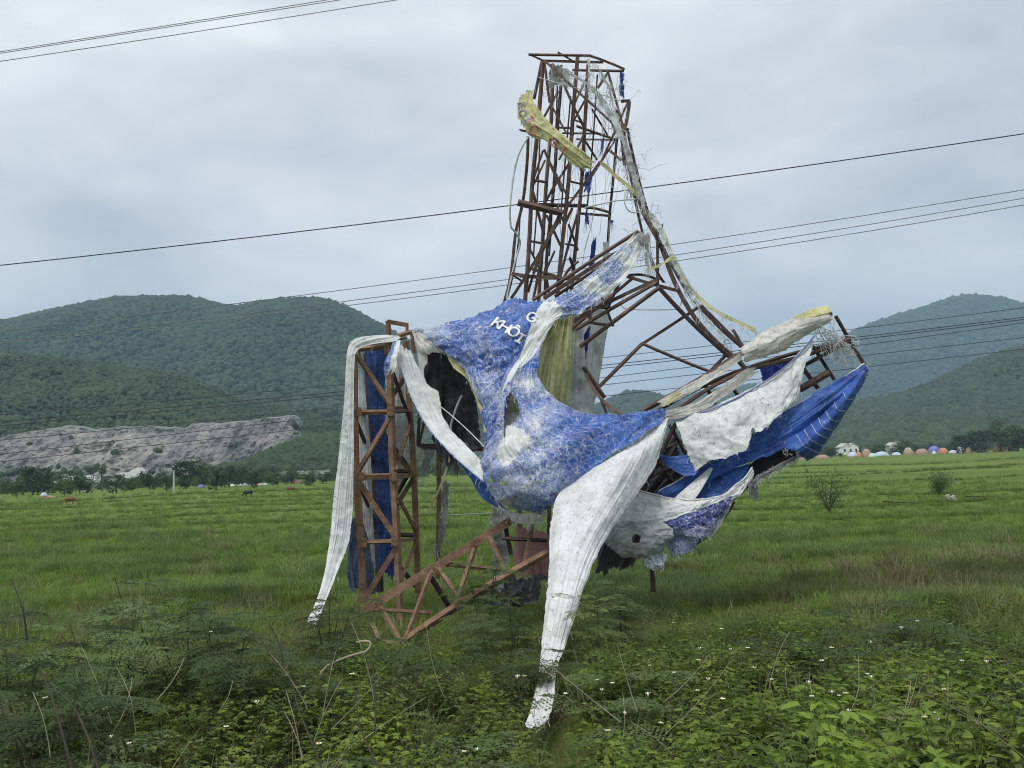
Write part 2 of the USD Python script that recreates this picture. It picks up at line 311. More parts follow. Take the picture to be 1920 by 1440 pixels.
F, B_ = 16.6, 17.9                                             # front and rear plane of the tower
tower = thing('lattice_tower', 'tall rusty steel lattice tower standing bent above the torn banners', 'tower', loc=(0, 0, 0))
bars(tower, [
    ('leg', 8, (1018, 112, F), (1006, 262, F), (998, 340, F), (992, 457, F - .05), (980, 640, F - .1), (975, 1080, F - .2)),
    ('leg', 8, (1083, 106, F), (1075, 206, F), (1065, 350, F), (1057, 430, F), (1046, 540, F), (1038, 660, F), (1030, 1070, F - .2)),
    ('leg', 7, (1036, 119, B_), (1033, 233, B_), (1024, 345, B_), (1017, 455, B_), (1010, 560, B_), (1002, 800, B_)),
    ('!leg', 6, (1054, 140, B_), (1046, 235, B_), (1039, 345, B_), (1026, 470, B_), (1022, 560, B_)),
    ('leg', 7, (1103, 120, F + .5), (1097, 235, F + .5), (1091, 340, F + .5), (1086, 400, F + .4), (1076, 500, F + .3), (1070, 570, F + .3)),
    ('leg', 6, (990, 256, F + .3), (983, 360, F + .3), (978, 390, F + .3), (968, 430, F + .3), (957, 521, F + .3), (945, 568, F + .3)),
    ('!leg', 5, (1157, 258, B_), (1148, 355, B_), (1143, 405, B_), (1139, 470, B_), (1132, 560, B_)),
    ('crossbar', 5, (991, 102, F), (1047, 103, F), (1105, 104, F)),
    ('crossbar', 5, (991, 100, F), (1004, 106, F + .4), (1019, 113, F + .8)),
    ('crossbar', 5, (1017, 114, F + .6), (1131, 117, F + .6)),
    ('crossbar', 5, (1104, 104, F), (1130, 113, F + .5), (1171, 130, B_)),
    ('crossbar', 5, (1073, 131, B_), (1170, 133, B_)),
    ('crossbar', 4, (1046, 97, F), (1078, 116, F + .6)),
    ('brace', 5, (1021, 118, F), (1031, 193, F)), ('brace', 6, (1016, 115, F + .1), (1001, 186, F + .2)),
    ('brace', 5, (1141, 134, F + .9), (1121, 165, F + .8)), ('brace', 5, (1140, 135, F + .9), (1167, 233, F + .8)),
    ('brace', 5, (1058, 158, F + .4), (1075, 198, F + .2), (1097, 241, F + .4)), ('brace', 4, (1100, 146, F + .5), (1077, 196, F + .1)),
    ('brace', 4, (1047, 170, B_), (1020, 219, B_)), ('brace', 4, (1100, 182, F + .5), (1076, 226, F + .1)),
    ('crossbar', 4, (1040, 239, F + .4), (1076, 240, F + .4)), ('crossbar', 4, (1054, 249, B_), (1120, 250, B_)),
    ('crossbar', 4, (1080, 261, B_), (1156, 263, B_)), ('crossbar', 5, (1081, 236, F + .4), (1156, 262, F + .9)),
    ('crossbar', 5, (975, 244, F + .1), (1000, 249, F + .3)), ('brace', 4, (1076, 224, F + .3), (1096, 231, F + .5)),
    ('brace', 5, (1020, 280, F), (1054, 360, F)), ('brace', 5, (1068, 305, F + .3), (1032, 361, F + .3)), ('brace', 4, (1018, 282, F), (1002, 331, F)),
    ('crossbar', 5, (1003, 338, F), (1026, 342, F)), ('crossbar', 4, (1068, 340, F), (1089, 345, F + .2)),
    ('brace', 5, (1096, 252, F + .5), (1079, 285, F + .1)), ('brace', 4, (1077, 290, F + .2), (1094, 330, F + .5)),
    ('brace', 5, (1125, 303, F - .2), (1090, 352, F - .25), (1052, 402, F - .3)),
    ('!crossbar', 7, (1010, 384, F + .3), (1103, 386, F + .5)), ('crossbar', 13, (971, 379, F - .35), (1054, 399, F - .3)),
    ('crossbar', 5, (1099, 389, F + .4), (1118, 391, F + .7), (1146, 400, B_)), ('crossbar', 5, (1086, 400, F + .4), (1145, 405, B_)),
    ('brace', 6, (1050, 401, F - .2), (1010, 478, F - .2), (958, 560, F - .1)), ('brace', 5, (1050, 412, F), (1018, 470, F), (990, 548, F)),
    ('brace', 6, (1000, 360, F + .1), (1010, 400, F + .2), (1021, 441, F + .3)), ('brace', 5, (1044, 341, B_), (1023, 378, B_)),
    ('brace', 5, (1025, 403, F + .5), (1051, 460, F + .5)), ('brace', 5, (1083, 402, F + .2), (1060, 482, F + .2), (1048, 530, F + .1)),
    ('brace', 5, (1044, 385, F - .2), (1060, 424, F - .2)), ('brace', 5, (1073, 390, F + .1), (1059, 420, F)),
    ('crossbar', 5, (993, 452, F), (1014, 456, F + .2)), ('crossbar', 4, (1060, 457, F), (1078, 460, F + .3)),
    ('crossbar', 7, (960, 513, F), (1000, 519, F - .1), (1046, 521, F - .1)), ('crossbar', 6, (992, 502, F + .8), (1045, 519, F)),
    ('crossbar', 6, (1046, 522, F - .1), (1089, 523, F + .2)), ('brace', 5, (1085, 490, F), (1062, 512, F), (1052, 540, F)), ('!brace', 6, (1068, 483, F - .2), (1078, 510, F)),
    ('brace', 4, (959, 514, F), (980, 528, F + .1)), ('brace', 5, (1000, 560, F + .2), (1012, 500, F + .2)), ('brace', 4, (1060, 570, F), (1066, 525, F)),
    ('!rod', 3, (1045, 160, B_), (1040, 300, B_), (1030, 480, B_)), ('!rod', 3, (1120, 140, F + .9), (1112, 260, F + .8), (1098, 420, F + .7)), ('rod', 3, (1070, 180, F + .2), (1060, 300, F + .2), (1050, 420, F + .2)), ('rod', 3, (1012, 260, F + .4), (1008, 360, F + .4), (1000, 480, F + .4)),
    ('brace', 4, (1035, 200, F + .5), (1062, 250, F + .3)), ('brace', 4, (1076, 250, F), (1048, 300, F + .5)), ('brace', 4, (1096, 262, F + .5), (1120, 300, F + .9)), ('brace', 4, (1152, 265, B_), (1110, 330, F + .9)), ('brace', 4, (1029, 300, F + .5), (1066, 372, F + .2)), ('brace', 4, (1001, 345, F), (1022, 300, F + .5)),
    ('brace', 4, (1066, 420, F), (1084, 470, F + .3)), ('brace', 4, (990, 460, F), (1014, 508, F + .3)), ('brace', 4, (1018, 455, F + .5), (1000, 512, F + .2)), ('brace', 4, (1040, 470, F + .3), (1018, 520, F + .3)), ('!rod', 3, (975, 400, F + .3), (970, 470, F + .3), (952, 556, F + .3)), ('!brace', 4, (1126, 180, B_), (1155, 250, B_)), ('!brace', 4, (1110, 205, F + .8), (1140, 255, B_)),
    ('brace', 5, (1022, 502, F + .4), (1030, 556, F + .4)), ('brace', 5, (1143, 282, B_), (1165, 301, B_ - .2)),
], F, 'b')

column = thing('truss_column', 'rusty orange square lattice column standing at the left of the wreck', 'lattice column')
C, CB = 15.4, 16.35
bars(column, [
    ('leg', 13, (663, 648, C), (667, 860, C), (674, 986, C), (682, 1130, C)), ('leg', 14, (731, 640, C), (736, 845, C), (744, 986, C), (751, 1172, C)),
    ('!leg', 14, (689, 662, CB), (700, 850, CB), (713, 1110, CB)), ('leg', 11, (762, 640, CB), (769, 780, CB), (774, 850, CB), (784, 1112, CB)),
    ('crossbar', 10, (664, 655, C - .02), (731, 649, C - .02)), ('crossbar', 10, (668, 773, C - .02), (735, 772, C - .02)),
    ('crossbar', 9, (672, 895, C - .02), (740, 894, C - .02)), ('crossbar', 9, (677, 1018, C - .02), (743, 1016, C - .02)),
    ('crossbar', 8, (737, 772, C), (770, 771, CB)), ('crossbar', 8, (741, 894, C), (775, 891, CB)), ('crossbar', 8, (745, 1016, C), (779, 1012, CB)), ('crossbar', 8, (734, 660, C), (764, 662, CB)),
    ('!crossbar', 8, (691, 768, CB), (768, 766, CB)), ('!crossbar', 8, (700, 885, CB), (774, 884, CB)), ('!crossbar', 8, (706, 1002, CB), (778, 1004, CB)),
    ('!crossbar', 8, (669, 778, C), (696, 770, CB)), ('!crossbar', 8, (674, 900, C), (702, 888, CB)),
    ('brace', 10, (667, 664, C), (732, 760, C)), ('brace', 10, (731, 785, C), (671, 886, C)), ('brace', 10, (672, 903, C), (740, 1005, C)), ('brace', 10, (741, 1030, C), (682, 1126, C)),
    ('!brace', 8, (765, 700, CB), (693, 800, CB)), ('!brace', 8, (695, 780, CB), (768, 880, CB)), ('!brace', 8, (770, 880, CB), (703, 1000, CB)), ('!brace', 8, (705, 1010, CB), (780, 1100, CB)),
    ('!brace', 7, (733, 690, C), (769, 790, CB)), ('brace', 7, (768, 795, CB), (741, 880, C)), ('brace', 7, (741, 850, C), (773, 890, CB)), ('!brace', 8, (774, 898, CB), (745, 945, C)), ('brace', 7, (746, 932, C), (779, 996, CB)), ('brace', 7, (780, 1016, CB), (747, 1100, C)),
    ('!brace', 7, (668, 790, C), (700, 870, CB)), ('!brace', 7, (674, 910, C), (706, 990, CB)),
    ('bracket', 10, (727, 601, CB), (728, 628, CB)), ('bracket', 8, (726, 603, CB), (765, 610, CB)), ('bracket', 6, (763, 609, CB), (763, 622, CB)),
    ('bracket', 9, (746, 629, C + .2), (774, 621, CB)), ('bracket', 7, (772, 621, CB), (777, 662, CB)), ('bracket', 8, (660, 650, C), (728, 638, C + .5)), ('bracket', 8, (722, 640, C), (762, 632, CB)),
], C, 'o')

fallen = thing('fallen_truss', 'rusty lattice truss lying slanted in the weeds in front of the column', 'fallen truss')
bars(fallen, [
    ('rail', 15, (681, 1146, 12.95), (825, 1058, 13.6), (965, 972, 14.3)), ('rail', 15, (721, 1229, 12.35), (875, 1125, 13.0), (936, 1088, 13.3), (1027, 1036, 13.75)),
    ('rail', 8, (700, 1143, 13.9), (808, 1150, 14.3)), ('rail', 8, (826, 1057, 13.75), (942, 1068, 14.0)),
    ('brace', 9, (710, 1134, 13.0), (752, 1206, 12.5)), ('brace', 9, (809, 1070, 13.4), (760, 1200, 12.5)), ('!brace', 9, (806, 1080, 13.8), (845, 1142, 14.2)),
    ('brace', 9, (820, 1065, 13.5), (865, 1130, 12.95)), ('brace', 9, (893, 1020, 13.9), (856, 1132, 12.95)), ('brace', 8, (711, 1206, 12.8), (750, 1210, 12.5)),
    ('brace', 8, (917, 1003, 14.0), (952, 1078, 13.4)), ('!crossbar', 7, (940, 1010, 13.9), (1026, 1014, 13.9)), ('brace', 8, (1002, 972, 14.2), (982, 1056, 13.6)),
    ('!brace', 8, (945, 975, 14.4), (958, 1040, 14.3)), ('brace', 7, (690, 1150, 13.2), (722, 1222, 12.6)),
], 13, 'o')

arm = thing('fallen_gantry', 'dark bent steel arm sagging from the tower down to the right', 'bent frame')
A1, A2 = 16.2, 15.2
bars(arm, [
    ('rail', 9, (1168, 232, 16.4), (1186, 330, 16.2), (1208, 400, 16), (1238, 455, 15.8), (1262, 520, 15.6), (1300, 590, 15.4), (1376, 668, 15.2)),
    ('!rail', 6, (1176, 240, 16.6), (1197, 335, 16.4), (1222, 420, 16.2), (1246, 470, 16.1), (1284, 540, 15.9), (1335, 600, 15.7), (1396, 655, 15.5)),
    ('!rail', 5, (1155, 205, 16.9), (1180, 320, 16.5), (1203, 430, 16.2), (1222, 490, 16.1), (1245, 530, 15.9)),
    ('rail', 6, (1164, 190, 16.3), (1181, 189, 16.4)), ('rail', 7, (1181, 189, 16.4), (1176, 225, 16.4), (1168, 262, 16.3), (1172, 310, 16.3)), ('rail', 4, (1177, 192, 16.5), (1140, 275, 16.6), (1126, 305, 16.5)),
    ('rail', 5, (1020, 113, 16.5), (1062, 152, 16.4), (1110, 196, 16.4), (1158, 240, 16.4)),
    ('rail', 7, (998, 563, 15.9), (1100, 495, 15.9), (1197, 433, 16.0)), ('rail', 7, (1020, 560, 15.8), (1110, 502, 15.8), (1205, 447, 15.9)), ('!rail', 6, (1040, 556, 15.8), (1160, 478, 15.8)),
    ('!brace', 6, (1233, 420, 15.9), (1233, 540, 15.4)), ('!brace', 7, (1228, 424, 15.9), (1243, 422, 15.8)),
    ('brace', 6, (1128, 503, 15.9), (1200, 526, 15.6), (1274, 546, 15.5)), ('!brace', 5, (1140, 519, 16), (1190, 515, 15.9), (1235, 525, 15.6)),
    ('rail', 7, (1233, 524, 15.4), (1155, 560, 15.6), (1078, 600, 15.8)), ('rail', 7, (1234, 528, 15.4), (1080, 618, 15.7)), ('rail', 8, (1237, 538, 15.3), (1087, 650, 15.7)), ('rail', 6, (1190, 519, 15.9), (1070, 618, 16.1)),
    ('!brace', 6, (1192, 469, 16.0), (1166, 520, 16), (1140, 576, 15.9)), ('brace', 6, (1075, 605, 16), (1112, 575, 15.8)),
    ('!brace', 7, (1100, 560, 16.2), (1108, 600, 16), (1112, 606, 16)), ('!brace', 5, (1112, 606, 16), (1143, 610, 15.8)), ('!brace', 5, (1121, 540, 16.2), (1150, 612, 16)), ('!brace', 5, (1070, 575, 16.1), (1148, 577, 16)),
    ('!rail', 9, (1235, 537, 15.4), (1300, 606, 15.3), (1378, 676, 15.1)),
    ('brace', 6, (1314, 573, 15.5), (1258, 610, 15.5), (1204, 645, 15.5)), ('brace', 7, (1205, 644, 15.5), (1165, 684, 15.6), (1122, 727, 15.7)), ('brace', 6, (1205, 644, 15.5), (1270, 672, 15.4), (1333, 697, 15.2)),
    ('!brace', 8, (1094, 688, 15.4), (1134, 746, 15.2)), ('brace', 7, (1098, 702, 15.3), (1129, 750, 15.1), (1168, 780, 14.8)), ('!brace', 5, (1127, 748, 15.1), (1140, 782, 15)),
    ('!rail', 6, (1314, 572, 15.6), (1360, 618, 15.4), (1397, 654, 15.2)), ('!brace', 6, (1374, 618, 15.5), (1394, 652, 15.3)), ('!rail', 6, (1330, 698, 15.2), (1365, 662, 15.2)),
], A2, 'b')

rt = thing('tilted_truss', 'tilted steel truss at the right draped with white and blue tarpaulin', 'tilted truss')
R0, R1 = 14.9, 14.1
bars(rt, [
    ('rail', 10, (1205, 770, 15.0), (1308, 714, 14.7), (1389, 664, 14.5), (1560, 586, 14.2)), ('!rail', 7, (1225, 775, 15.7), (1400, 690, 15.4), (1585, 640, 15.0)),
    ('rail', 8, (1262, 778, 14.9), (1410, 692, 14.5), (1508, 668, 14.3), (1595, 634, 14.1)), ('!rail', 7, (1500, 690, 14.3), (1594, 638, 14.1)),
    ('!crossbar', 7, (1567, 592, 14.2), (1592, 636, 14.2), (1622, 684, 14.1)), ('crossbar', 13, (1499, 731, 14.4), (1556, 698, 14.3)), ('crossbar', 6, (1595, 634, 14.1), (1575, 640, 15)),
    ('!brace', 8, (1525, 648, 14.4), (1566, 712, 14.3)), ('!brace', 9, (1507, 690, 14.6), (1535, 728, 14.5)), ('!brace', 7, (1316, 712, 14.7), (1340, 752, 14.9)), ('!brace', 7, (1372, 724, 14.6), (1384, 742, 14.7)),
    ('brace', 7, (1356, 728, 14.7), (1338, 758, 14.8)), ('brace', 9, (1385, 676, 14.6), (1405, 700, 14.5)),
    ('!brace', 7, (1256, 796, 15.0), (1287, 852, 15.1)), ('!brace', 8, (1270, 790, 15.0), (1208, 912, 14.8)), ('!brace', 8, (1222, 845, 15.0), (1262, 904, 15.1)), ('!brace', 8, (1233, 864, 15.1), (1206, 914, 15.0)),
    ('!rail', 10, (1262, 876, 15.1), (1186, 920, 14.8), (1168, 945, 14.7)), ('!brace', 7, (1190, 894, 15.0), (1208, 924, 14.9)), ('!rail', 6, (1238, 845, 15.3), (1290, 822, 15.4)), ('!brace', 6, (1178, 920, 14.9), (1185, 946, 14.8)),
    ('!rail', 9, (1240, 990, 15.0), (1370, 935, 14.7), (1440, 880, 14.5), (1500, 838, 14.3)), ('!rail', 7, (1260, 1040, 14.6), (1330, 1000, 14.3), (1376, 940, 14.2)),
    ('!brace', 8, (1190, 900, 15.8), (1280, 990, 15.8)), ('!brace', 8, (1290, 880, 15.8), (1210, 1010, 15.6)), ('!leg', 9, (1215, 920, 15.6), (1225, 1110, 15.6)),
], R0, 'b')

def gusset(parent, px, py, D, w, h, rz=0.0):
    k = 0.82 * D / FPX
    g = trimesh.creation.box([w * k, 0.012, h * k]); g.apply_transform(trimesh.transformations.rotation_matrix(rz, [0, 1, 0])); g.apply_translation(P(px, py, D - 0.075))
    bolts = [trimesh.creation.cylinder(0.014, 0.02, sections=6, transform=trimesh.transformations.translation_matrix(P(px, py, D - 0.088) + [a * w * k, 0, b * h * k]) @ trimesh.transformations.rotation_matrix(math.pi / 2, [1, 0, 0])) for a in (-.28, .28) for b in (-.28, .28)]
    obj('gusset_plate', trimesh.util.concatenate([g] + bolts), RUST['o'], parent)
for px, py in ((666, 660), (730, 656), (668, 772), (735, 772), (673, 894), (740, 894), (678, 1017), (743, 1016)): gusset(column, px + (3 if px < 700 else -3), py, C, 17, 20)
for px, py, D, a in ((709, 1132, 12.95, .5), (808, 1069, 13.45, .5), (893, 1017, 13.9, .5), (755, 1206, 12.45, .5), (862, 1134, 12.9, .5)): gusset(fallen, px, py, D, 22, 14, -a)
post = thing('steel_post', 'slim rusty post wrapped in grey rags behind the fallen truss', 'post')
bars(post, [('post', 9, (822, 826, 17.5), (822, 1010, 17.5), (820, 1085, 17.5)), ('!crossbar', 8, (783, 835, 17.2), (905, 842, 17.2)), ('!brace', 6, (787, 772, 17), (784, 836, 17)), ('!brace', 5, (800, 770, 17.2), (786, 832, 17))], 17.5, 'o')
stub = thing('concrete_post', 'pale weathered concrete post standing under the blue banner', 'concrete post')
cb = trimesh.creation.box([0.26, 0.26, 2.4]); cb = cb.subdivide().subdivide().subdivide()
cb.vertices += 0.02 * (np.stack([noise(cb.vertices * 9, s) for s in (1, 2, 3)], -1) - 0.5)
cb.apply_translation(P(938, 1060, 16.9) * [1, 1, 0] + [0, 0, 1.15])
m_conc = plain('concrete', (0.30, 0.31, 0.30), 0.45, 14, bump=0.01, bscale=40)
obj('post', cb, m_conc, stub)
rp = P(933, 968, 17.1)
# ================================================================== torn tarpaulins and banners
from scipy.interpolate import PchipInterpolator
def crackmat(name, base, line, thr=0.012, scale=6.5, back=None, trans=0.18, dirt=0.25, wear=False, rough=0.6, stretch=(1, 1, 1)):
    """Weathered print: a net of cracks in which the weave shows; with wear, the mesh attribute `wear` says how much has flaked off."""
    base = [np.array(c) for c in (base if isinstance(base, list) else [base, base])]
    n = {'g': ('geometry', {}), 'st': ('mapping', dict(scale=stretch)), 'wn': ('noise_texture', dict(scale=5, detail=3)), 'wv': ('vector_math', dict(math_type='scale', scale=0.30)), 'ad': ('vector_math', dict(math_type='add')),
         'v1': ('voronoi_texture', dict(feature='distance_to_edge', scale=scale)), 'v2': ('voronoi_texture', dict(feature='distance_to_edge', scale=scale * 3.1)),
         'n': ('noise_texture', dict(scale=2.2, detail=5, roughness=0.65)), 'nf': ('noise_texture', dict(scale=34, detail=4, roughness=0.7)),
         'r': ('rgb_ramp', dict(ramp=list(zip(np.linspace(0.3, 0.7, len(base)), base)))),
         'd': ('rgb_ramp', dict(ramp=[(0.35, (1 - dirt,) * 3), (0.6, (1, 1, 1))])), 'dm': ('mix', dict(mix_type='multiply', fac=1.0)),
         'p': ('principled_bsdf', dict(roughness=rough, specular_ior_level=0.3)), 't': ('translucent_bsdf', {}), 'm': ('mix_closure', dict(fac=trans)),
         'so': ('mapping', dict(scale=(5.0, 5.0, 0.7))), 'sn': ('noise_texture', dict(scale=1.0, detail=5, roughness=0.65, distortion=0.4)), 'sr': ('rgb_ramp', dict(ramp=[(0.34, (0.80, 0.795, 0.775)), (0.50, (0.95, 0.95, 0.945)), (0.60, (1, 1, 1))])), 'sm': ('mix', dict(mix_type='multiply', fac=1.0)),
         'mx': ('mix', dict(color2=line)), 'b': ('bump', dict(strength=0.35, distance=0.008))}
    l = [('g.position', 'st.vector'), ('st.vector', 'wn.vector'), ('wn.color', 'wv.vector1'), ('wv.vector', 'ad.vector1'), ('st.vector', 'ad.vector2'), ('ad.vector', 'v1.vector'), ('ad.vector', 'v2.vector'),
         ('g.position', 'n.vector'), ('g.position', 'nf.vector'), ('n.fac', 'r.fac'), ('n.fac', 'd.fac'), ('r.color', 'mx.color1')]
    if wear:
        n |= {'w': ('attribute', dict(attribute='wear')),
              'wr': ('noise_texture', dict(scale=11, detail=5, roughness=0.6, distortion=1.6)), 'ws': ('noise_texture', dict(scale=30, detail=5, roughness=0.68, distortion=1.2)),
              'a1': ('math', dict(math_type='subtract', value2=0.5)), 'b1': ('math', dict(math_type='absolute')), 'a2': ('math', dict(math_type='subtract', value2=0.5)), 'b2': ('math', dict(math_type='absolute')),
              't1': ('math', dict(math_type='multiply_add', value2=0.014, value3=0.0025)), 'c1': ('math', dict(math_type='less_than')),
              't2': ('math', dict(math_type='multiply_add', value2=0.090, value3=-0.036)), 'c2': ('math', dict(math_type='less_than')),
              't0': ('math', dict(math_type='multiply_add', value2=0.056, value3=thr)), 'k0': ('math', dict(math_type='multiply')), 'c0': ('math', dict(math_type='less_than')),
              'm1': ('math', dict(math_type='maximum')), 'm2': ('math', dict(math_type='maximum')), 'wn2': ('math', dict(math_type='multiply_add', value2=0.55)), 'full': ('math', dict(math_type='greater_than', value2=1.18)), 'm3': ('math', dict(math_type='maximum')), 'sf': ('math', dict(math_type='multiply', value2=0.88))}
        l += [('ad.vector', 'wr.vector'), ('g.position', 'ws.vector'), ('wr.fac', 'a1.value1'), ('a1.value', 'b1.value1'), ('ws.fac', 'a2.value1'), ('a2.value', 'b2.value1'),
              ('w.fac', 't1.value1'), ('b1.value', 'c1.value1'), ('t1.value', 'c1.value2'), ('w.fac', 't2.value1'), ('b2.value', 'c2.value1'), ('t2.value', 'c2.value2'),
              ('w.fac', 't0.value1'), ('t0.value', 'k0.value1'), ('nf.fac', 'k0.value2'), ('v1.distance', 'c0.value1'), ('k0.value', 'c0.value2'),
              ('c0.value', 'm1.value1'), ('c1.value', 'm1.value2'), ('m1.value', 'm2.value1'), ('c2.value', 'm2.value2'), ('nf.fac', 'wn2.value1'), ('w.fac', 'wn2.value3'), ('wn2.value', 'full.value1'),
              ('m2.value', 'sf.value1'), ('sf.value', 'm3.value1'), ('full.value', 'm3.value2'), ('m3.value', 'mx.fac')]
    else:
        n |= {'k1': ('math', dict(math_type='multiply', value2=thr * 2)), 'c1': ('math', dict(math_type='less_than'))}
        l += [('nf.fac', 'k1.value1'), ('v1.distance', 'c1.value1'), ('k1.value', 'c1.value2'), ('c1.value', 'mx.fac')]
    l += [('mx.color', 'dm.color1'), ('d.color', 'dm.color2'), ('nf.fac', 'b.height'), ('b.normal', 'p.normal')]
    l += [('g.position', 'so.vector'), ('so.vector', 'sn.vector'), ('sn.fac', 'sr.fac'), ('dm.color', 'sm.color1'), ('sr.color', 'sm.color2')]
    out = 'sm.color'
    if back is not None:
        n |= {'bk': ('mix', dict(color2=back))}
        l += [('sm.color', 'bk.color1'), ('g.backfacing', 'bk.fac')]
        out = 'bk.color'
    l += [(out, 'p.base_color'), (out, 't.color'), ('p.BSDF', 'm.closure1'), ('t.BSDF', 'm.closure2')]
    return mat(name, n, l, surface='m.closure')
WHITE_C = (0.74, 0.755, 0.75)
m_banner = crackmat('blue_banner', [(0.020, 0.060, 0.29), (0.030, 0.108, 0.42), (0.052, 0.140, 0.46)], WHITE_C, thr=0.020, scale=8.5, wear=True, trans=0.12, dirt=0.12)
m_white = crackmat('white_tarp', [(0.70, 0.715, 0.71), (0.76, 0.77, 0.765)], (0.30, 0.31, 0.31), thr=0.010, scale=4.2, trans=0.15, dirt=0.10, stretch=(1.3, 1.3, 0.8))
m_cream = crackmat('cream_tarp', [(0.60, 0.58, 0.53), (0.74, 0.72, 0.68)], (0.25, 0.23, 0.20), thr=0.010, scale=5.5, trans=0.15, dirt=0.3)
m_greyw = crackmat('grey_white_tarp', [(0.42, 0.44, 0.45), (0.55, 0.57, 0.57)], (0.22, 0.22, 0.22), thr=0.008, scale=5, trans=0.12, dirt=0.3)
m_blue = crackmat('blue_tarp', [(0.032, 0.085, 0.34), (0.065, 0.16, 0.50)], (0.42, 0.50, 0.66), thr=0.004, scale=3.2, trans=0.12, dirt=0.25)
m_inblue = crackmat('shaded_blue_tarp', [(0.018, 0.040, 0.15), (0.030, 0.075, 0.26)], (0.25, 0.3, 0.42), thr=0.004, scale=3.2, trans=0.1, dirt=0.45)  # darker copy of the blue tarp: shade inside the column put into the colour
m_dullblue = crackmat('dull_blue_tarp', [(0.045, 0.070, 0.13), (0.08, 0.11, 0.19)], (0.3, 0.33, 0.4), thr=0.006, scale=5, trans=0.1, dirt=0.4)
m_dblue = crackmat('deep_blue_tarp', [(0.020, 0.028, 0.20), (0.030, 0.045, 0.33)], (0.40, 0.42, 0.58), thr=0.004, scale=6, trans=0.1, dirt=0.25)
m_yellow = crackmat('yellow_tarp', [(0.60, 0.57, 0.27), (0.73, 0.70, 0.41)], (0.33, 0.29, 0.12), thr=0.010, scale=7, trans=0.2, dirt=0.2)
m_olive = crackmat('faded_yellow_tarp', [(0.52, 0.51, 0.25), (0.68, 0.66, 0.38)], (0.22, 0.21, 0.1), thr=0.008, scale=6, trans=0.2, dirt=0.3)
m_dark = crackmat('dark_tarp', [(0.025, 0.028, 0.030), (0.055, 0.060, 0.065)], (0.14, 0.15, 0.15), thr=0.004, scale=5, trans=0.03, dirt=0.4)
m_grey = crackmat('grey_rag', [(0.22, 0.23, 0.23), (0.40, 0.41, 0.40)], (0.10, 0.10, 0.10), thr=0.02, scale=14, trans=0.15, dirt=0.4)
m_red = crackmat('red_tarp', [(0.36, 0.16, 0.15), (0.42, 0.21, 0.19)], (0.5, 0.42, 0.40), thr=0.012, scale=9, trans=0.1, dirt=0.3, wear=True)
m_thread = plain('thread', (0.48, 0.50, 0.50), 0.35, 4)

def loft(rows, nu, nv):
    R = []
    for r in rows:
        r = np.array(r, float)
        s = np.concatenate([[0], np.cumsum(np.hypot(*np.diff(r[:, :2], axis=0).T))]); s /= s[-1]
        R.append(PchipInterpolator(s, r)(np.linspace(0, 1, nu)) if len(r) > 2 else r[0] + (r[1] - r[0]) * np.linspace(0, 1, nu)[:, None])
    R = np.array(R)                                             # rows x nu x 3
    m = R.mean(1)
    s = np.concatenate([[0], np.cumsum(np.maximum(np.hypot(*np.diff(m[:, :2], axis=0).T), 2.0))]); s /= s[-1]
    return PchipInterpolator(s, R, axis=0)(np.linspace(0, 1, nv))
def inside(poly, x, y):
    poly = np.array(poly, float); r = np.zeros(x.shape, bool)
    for (x0, y0), (x1, y1) in zip(poly, np.roll(poly, -1, 0)):
        c = (y0 > y) != (y1 > y)
        r ^= c & (x < (x1 - x0) * (y - y0) / (y1 - y0 + 1e-12) + x0)
    return r
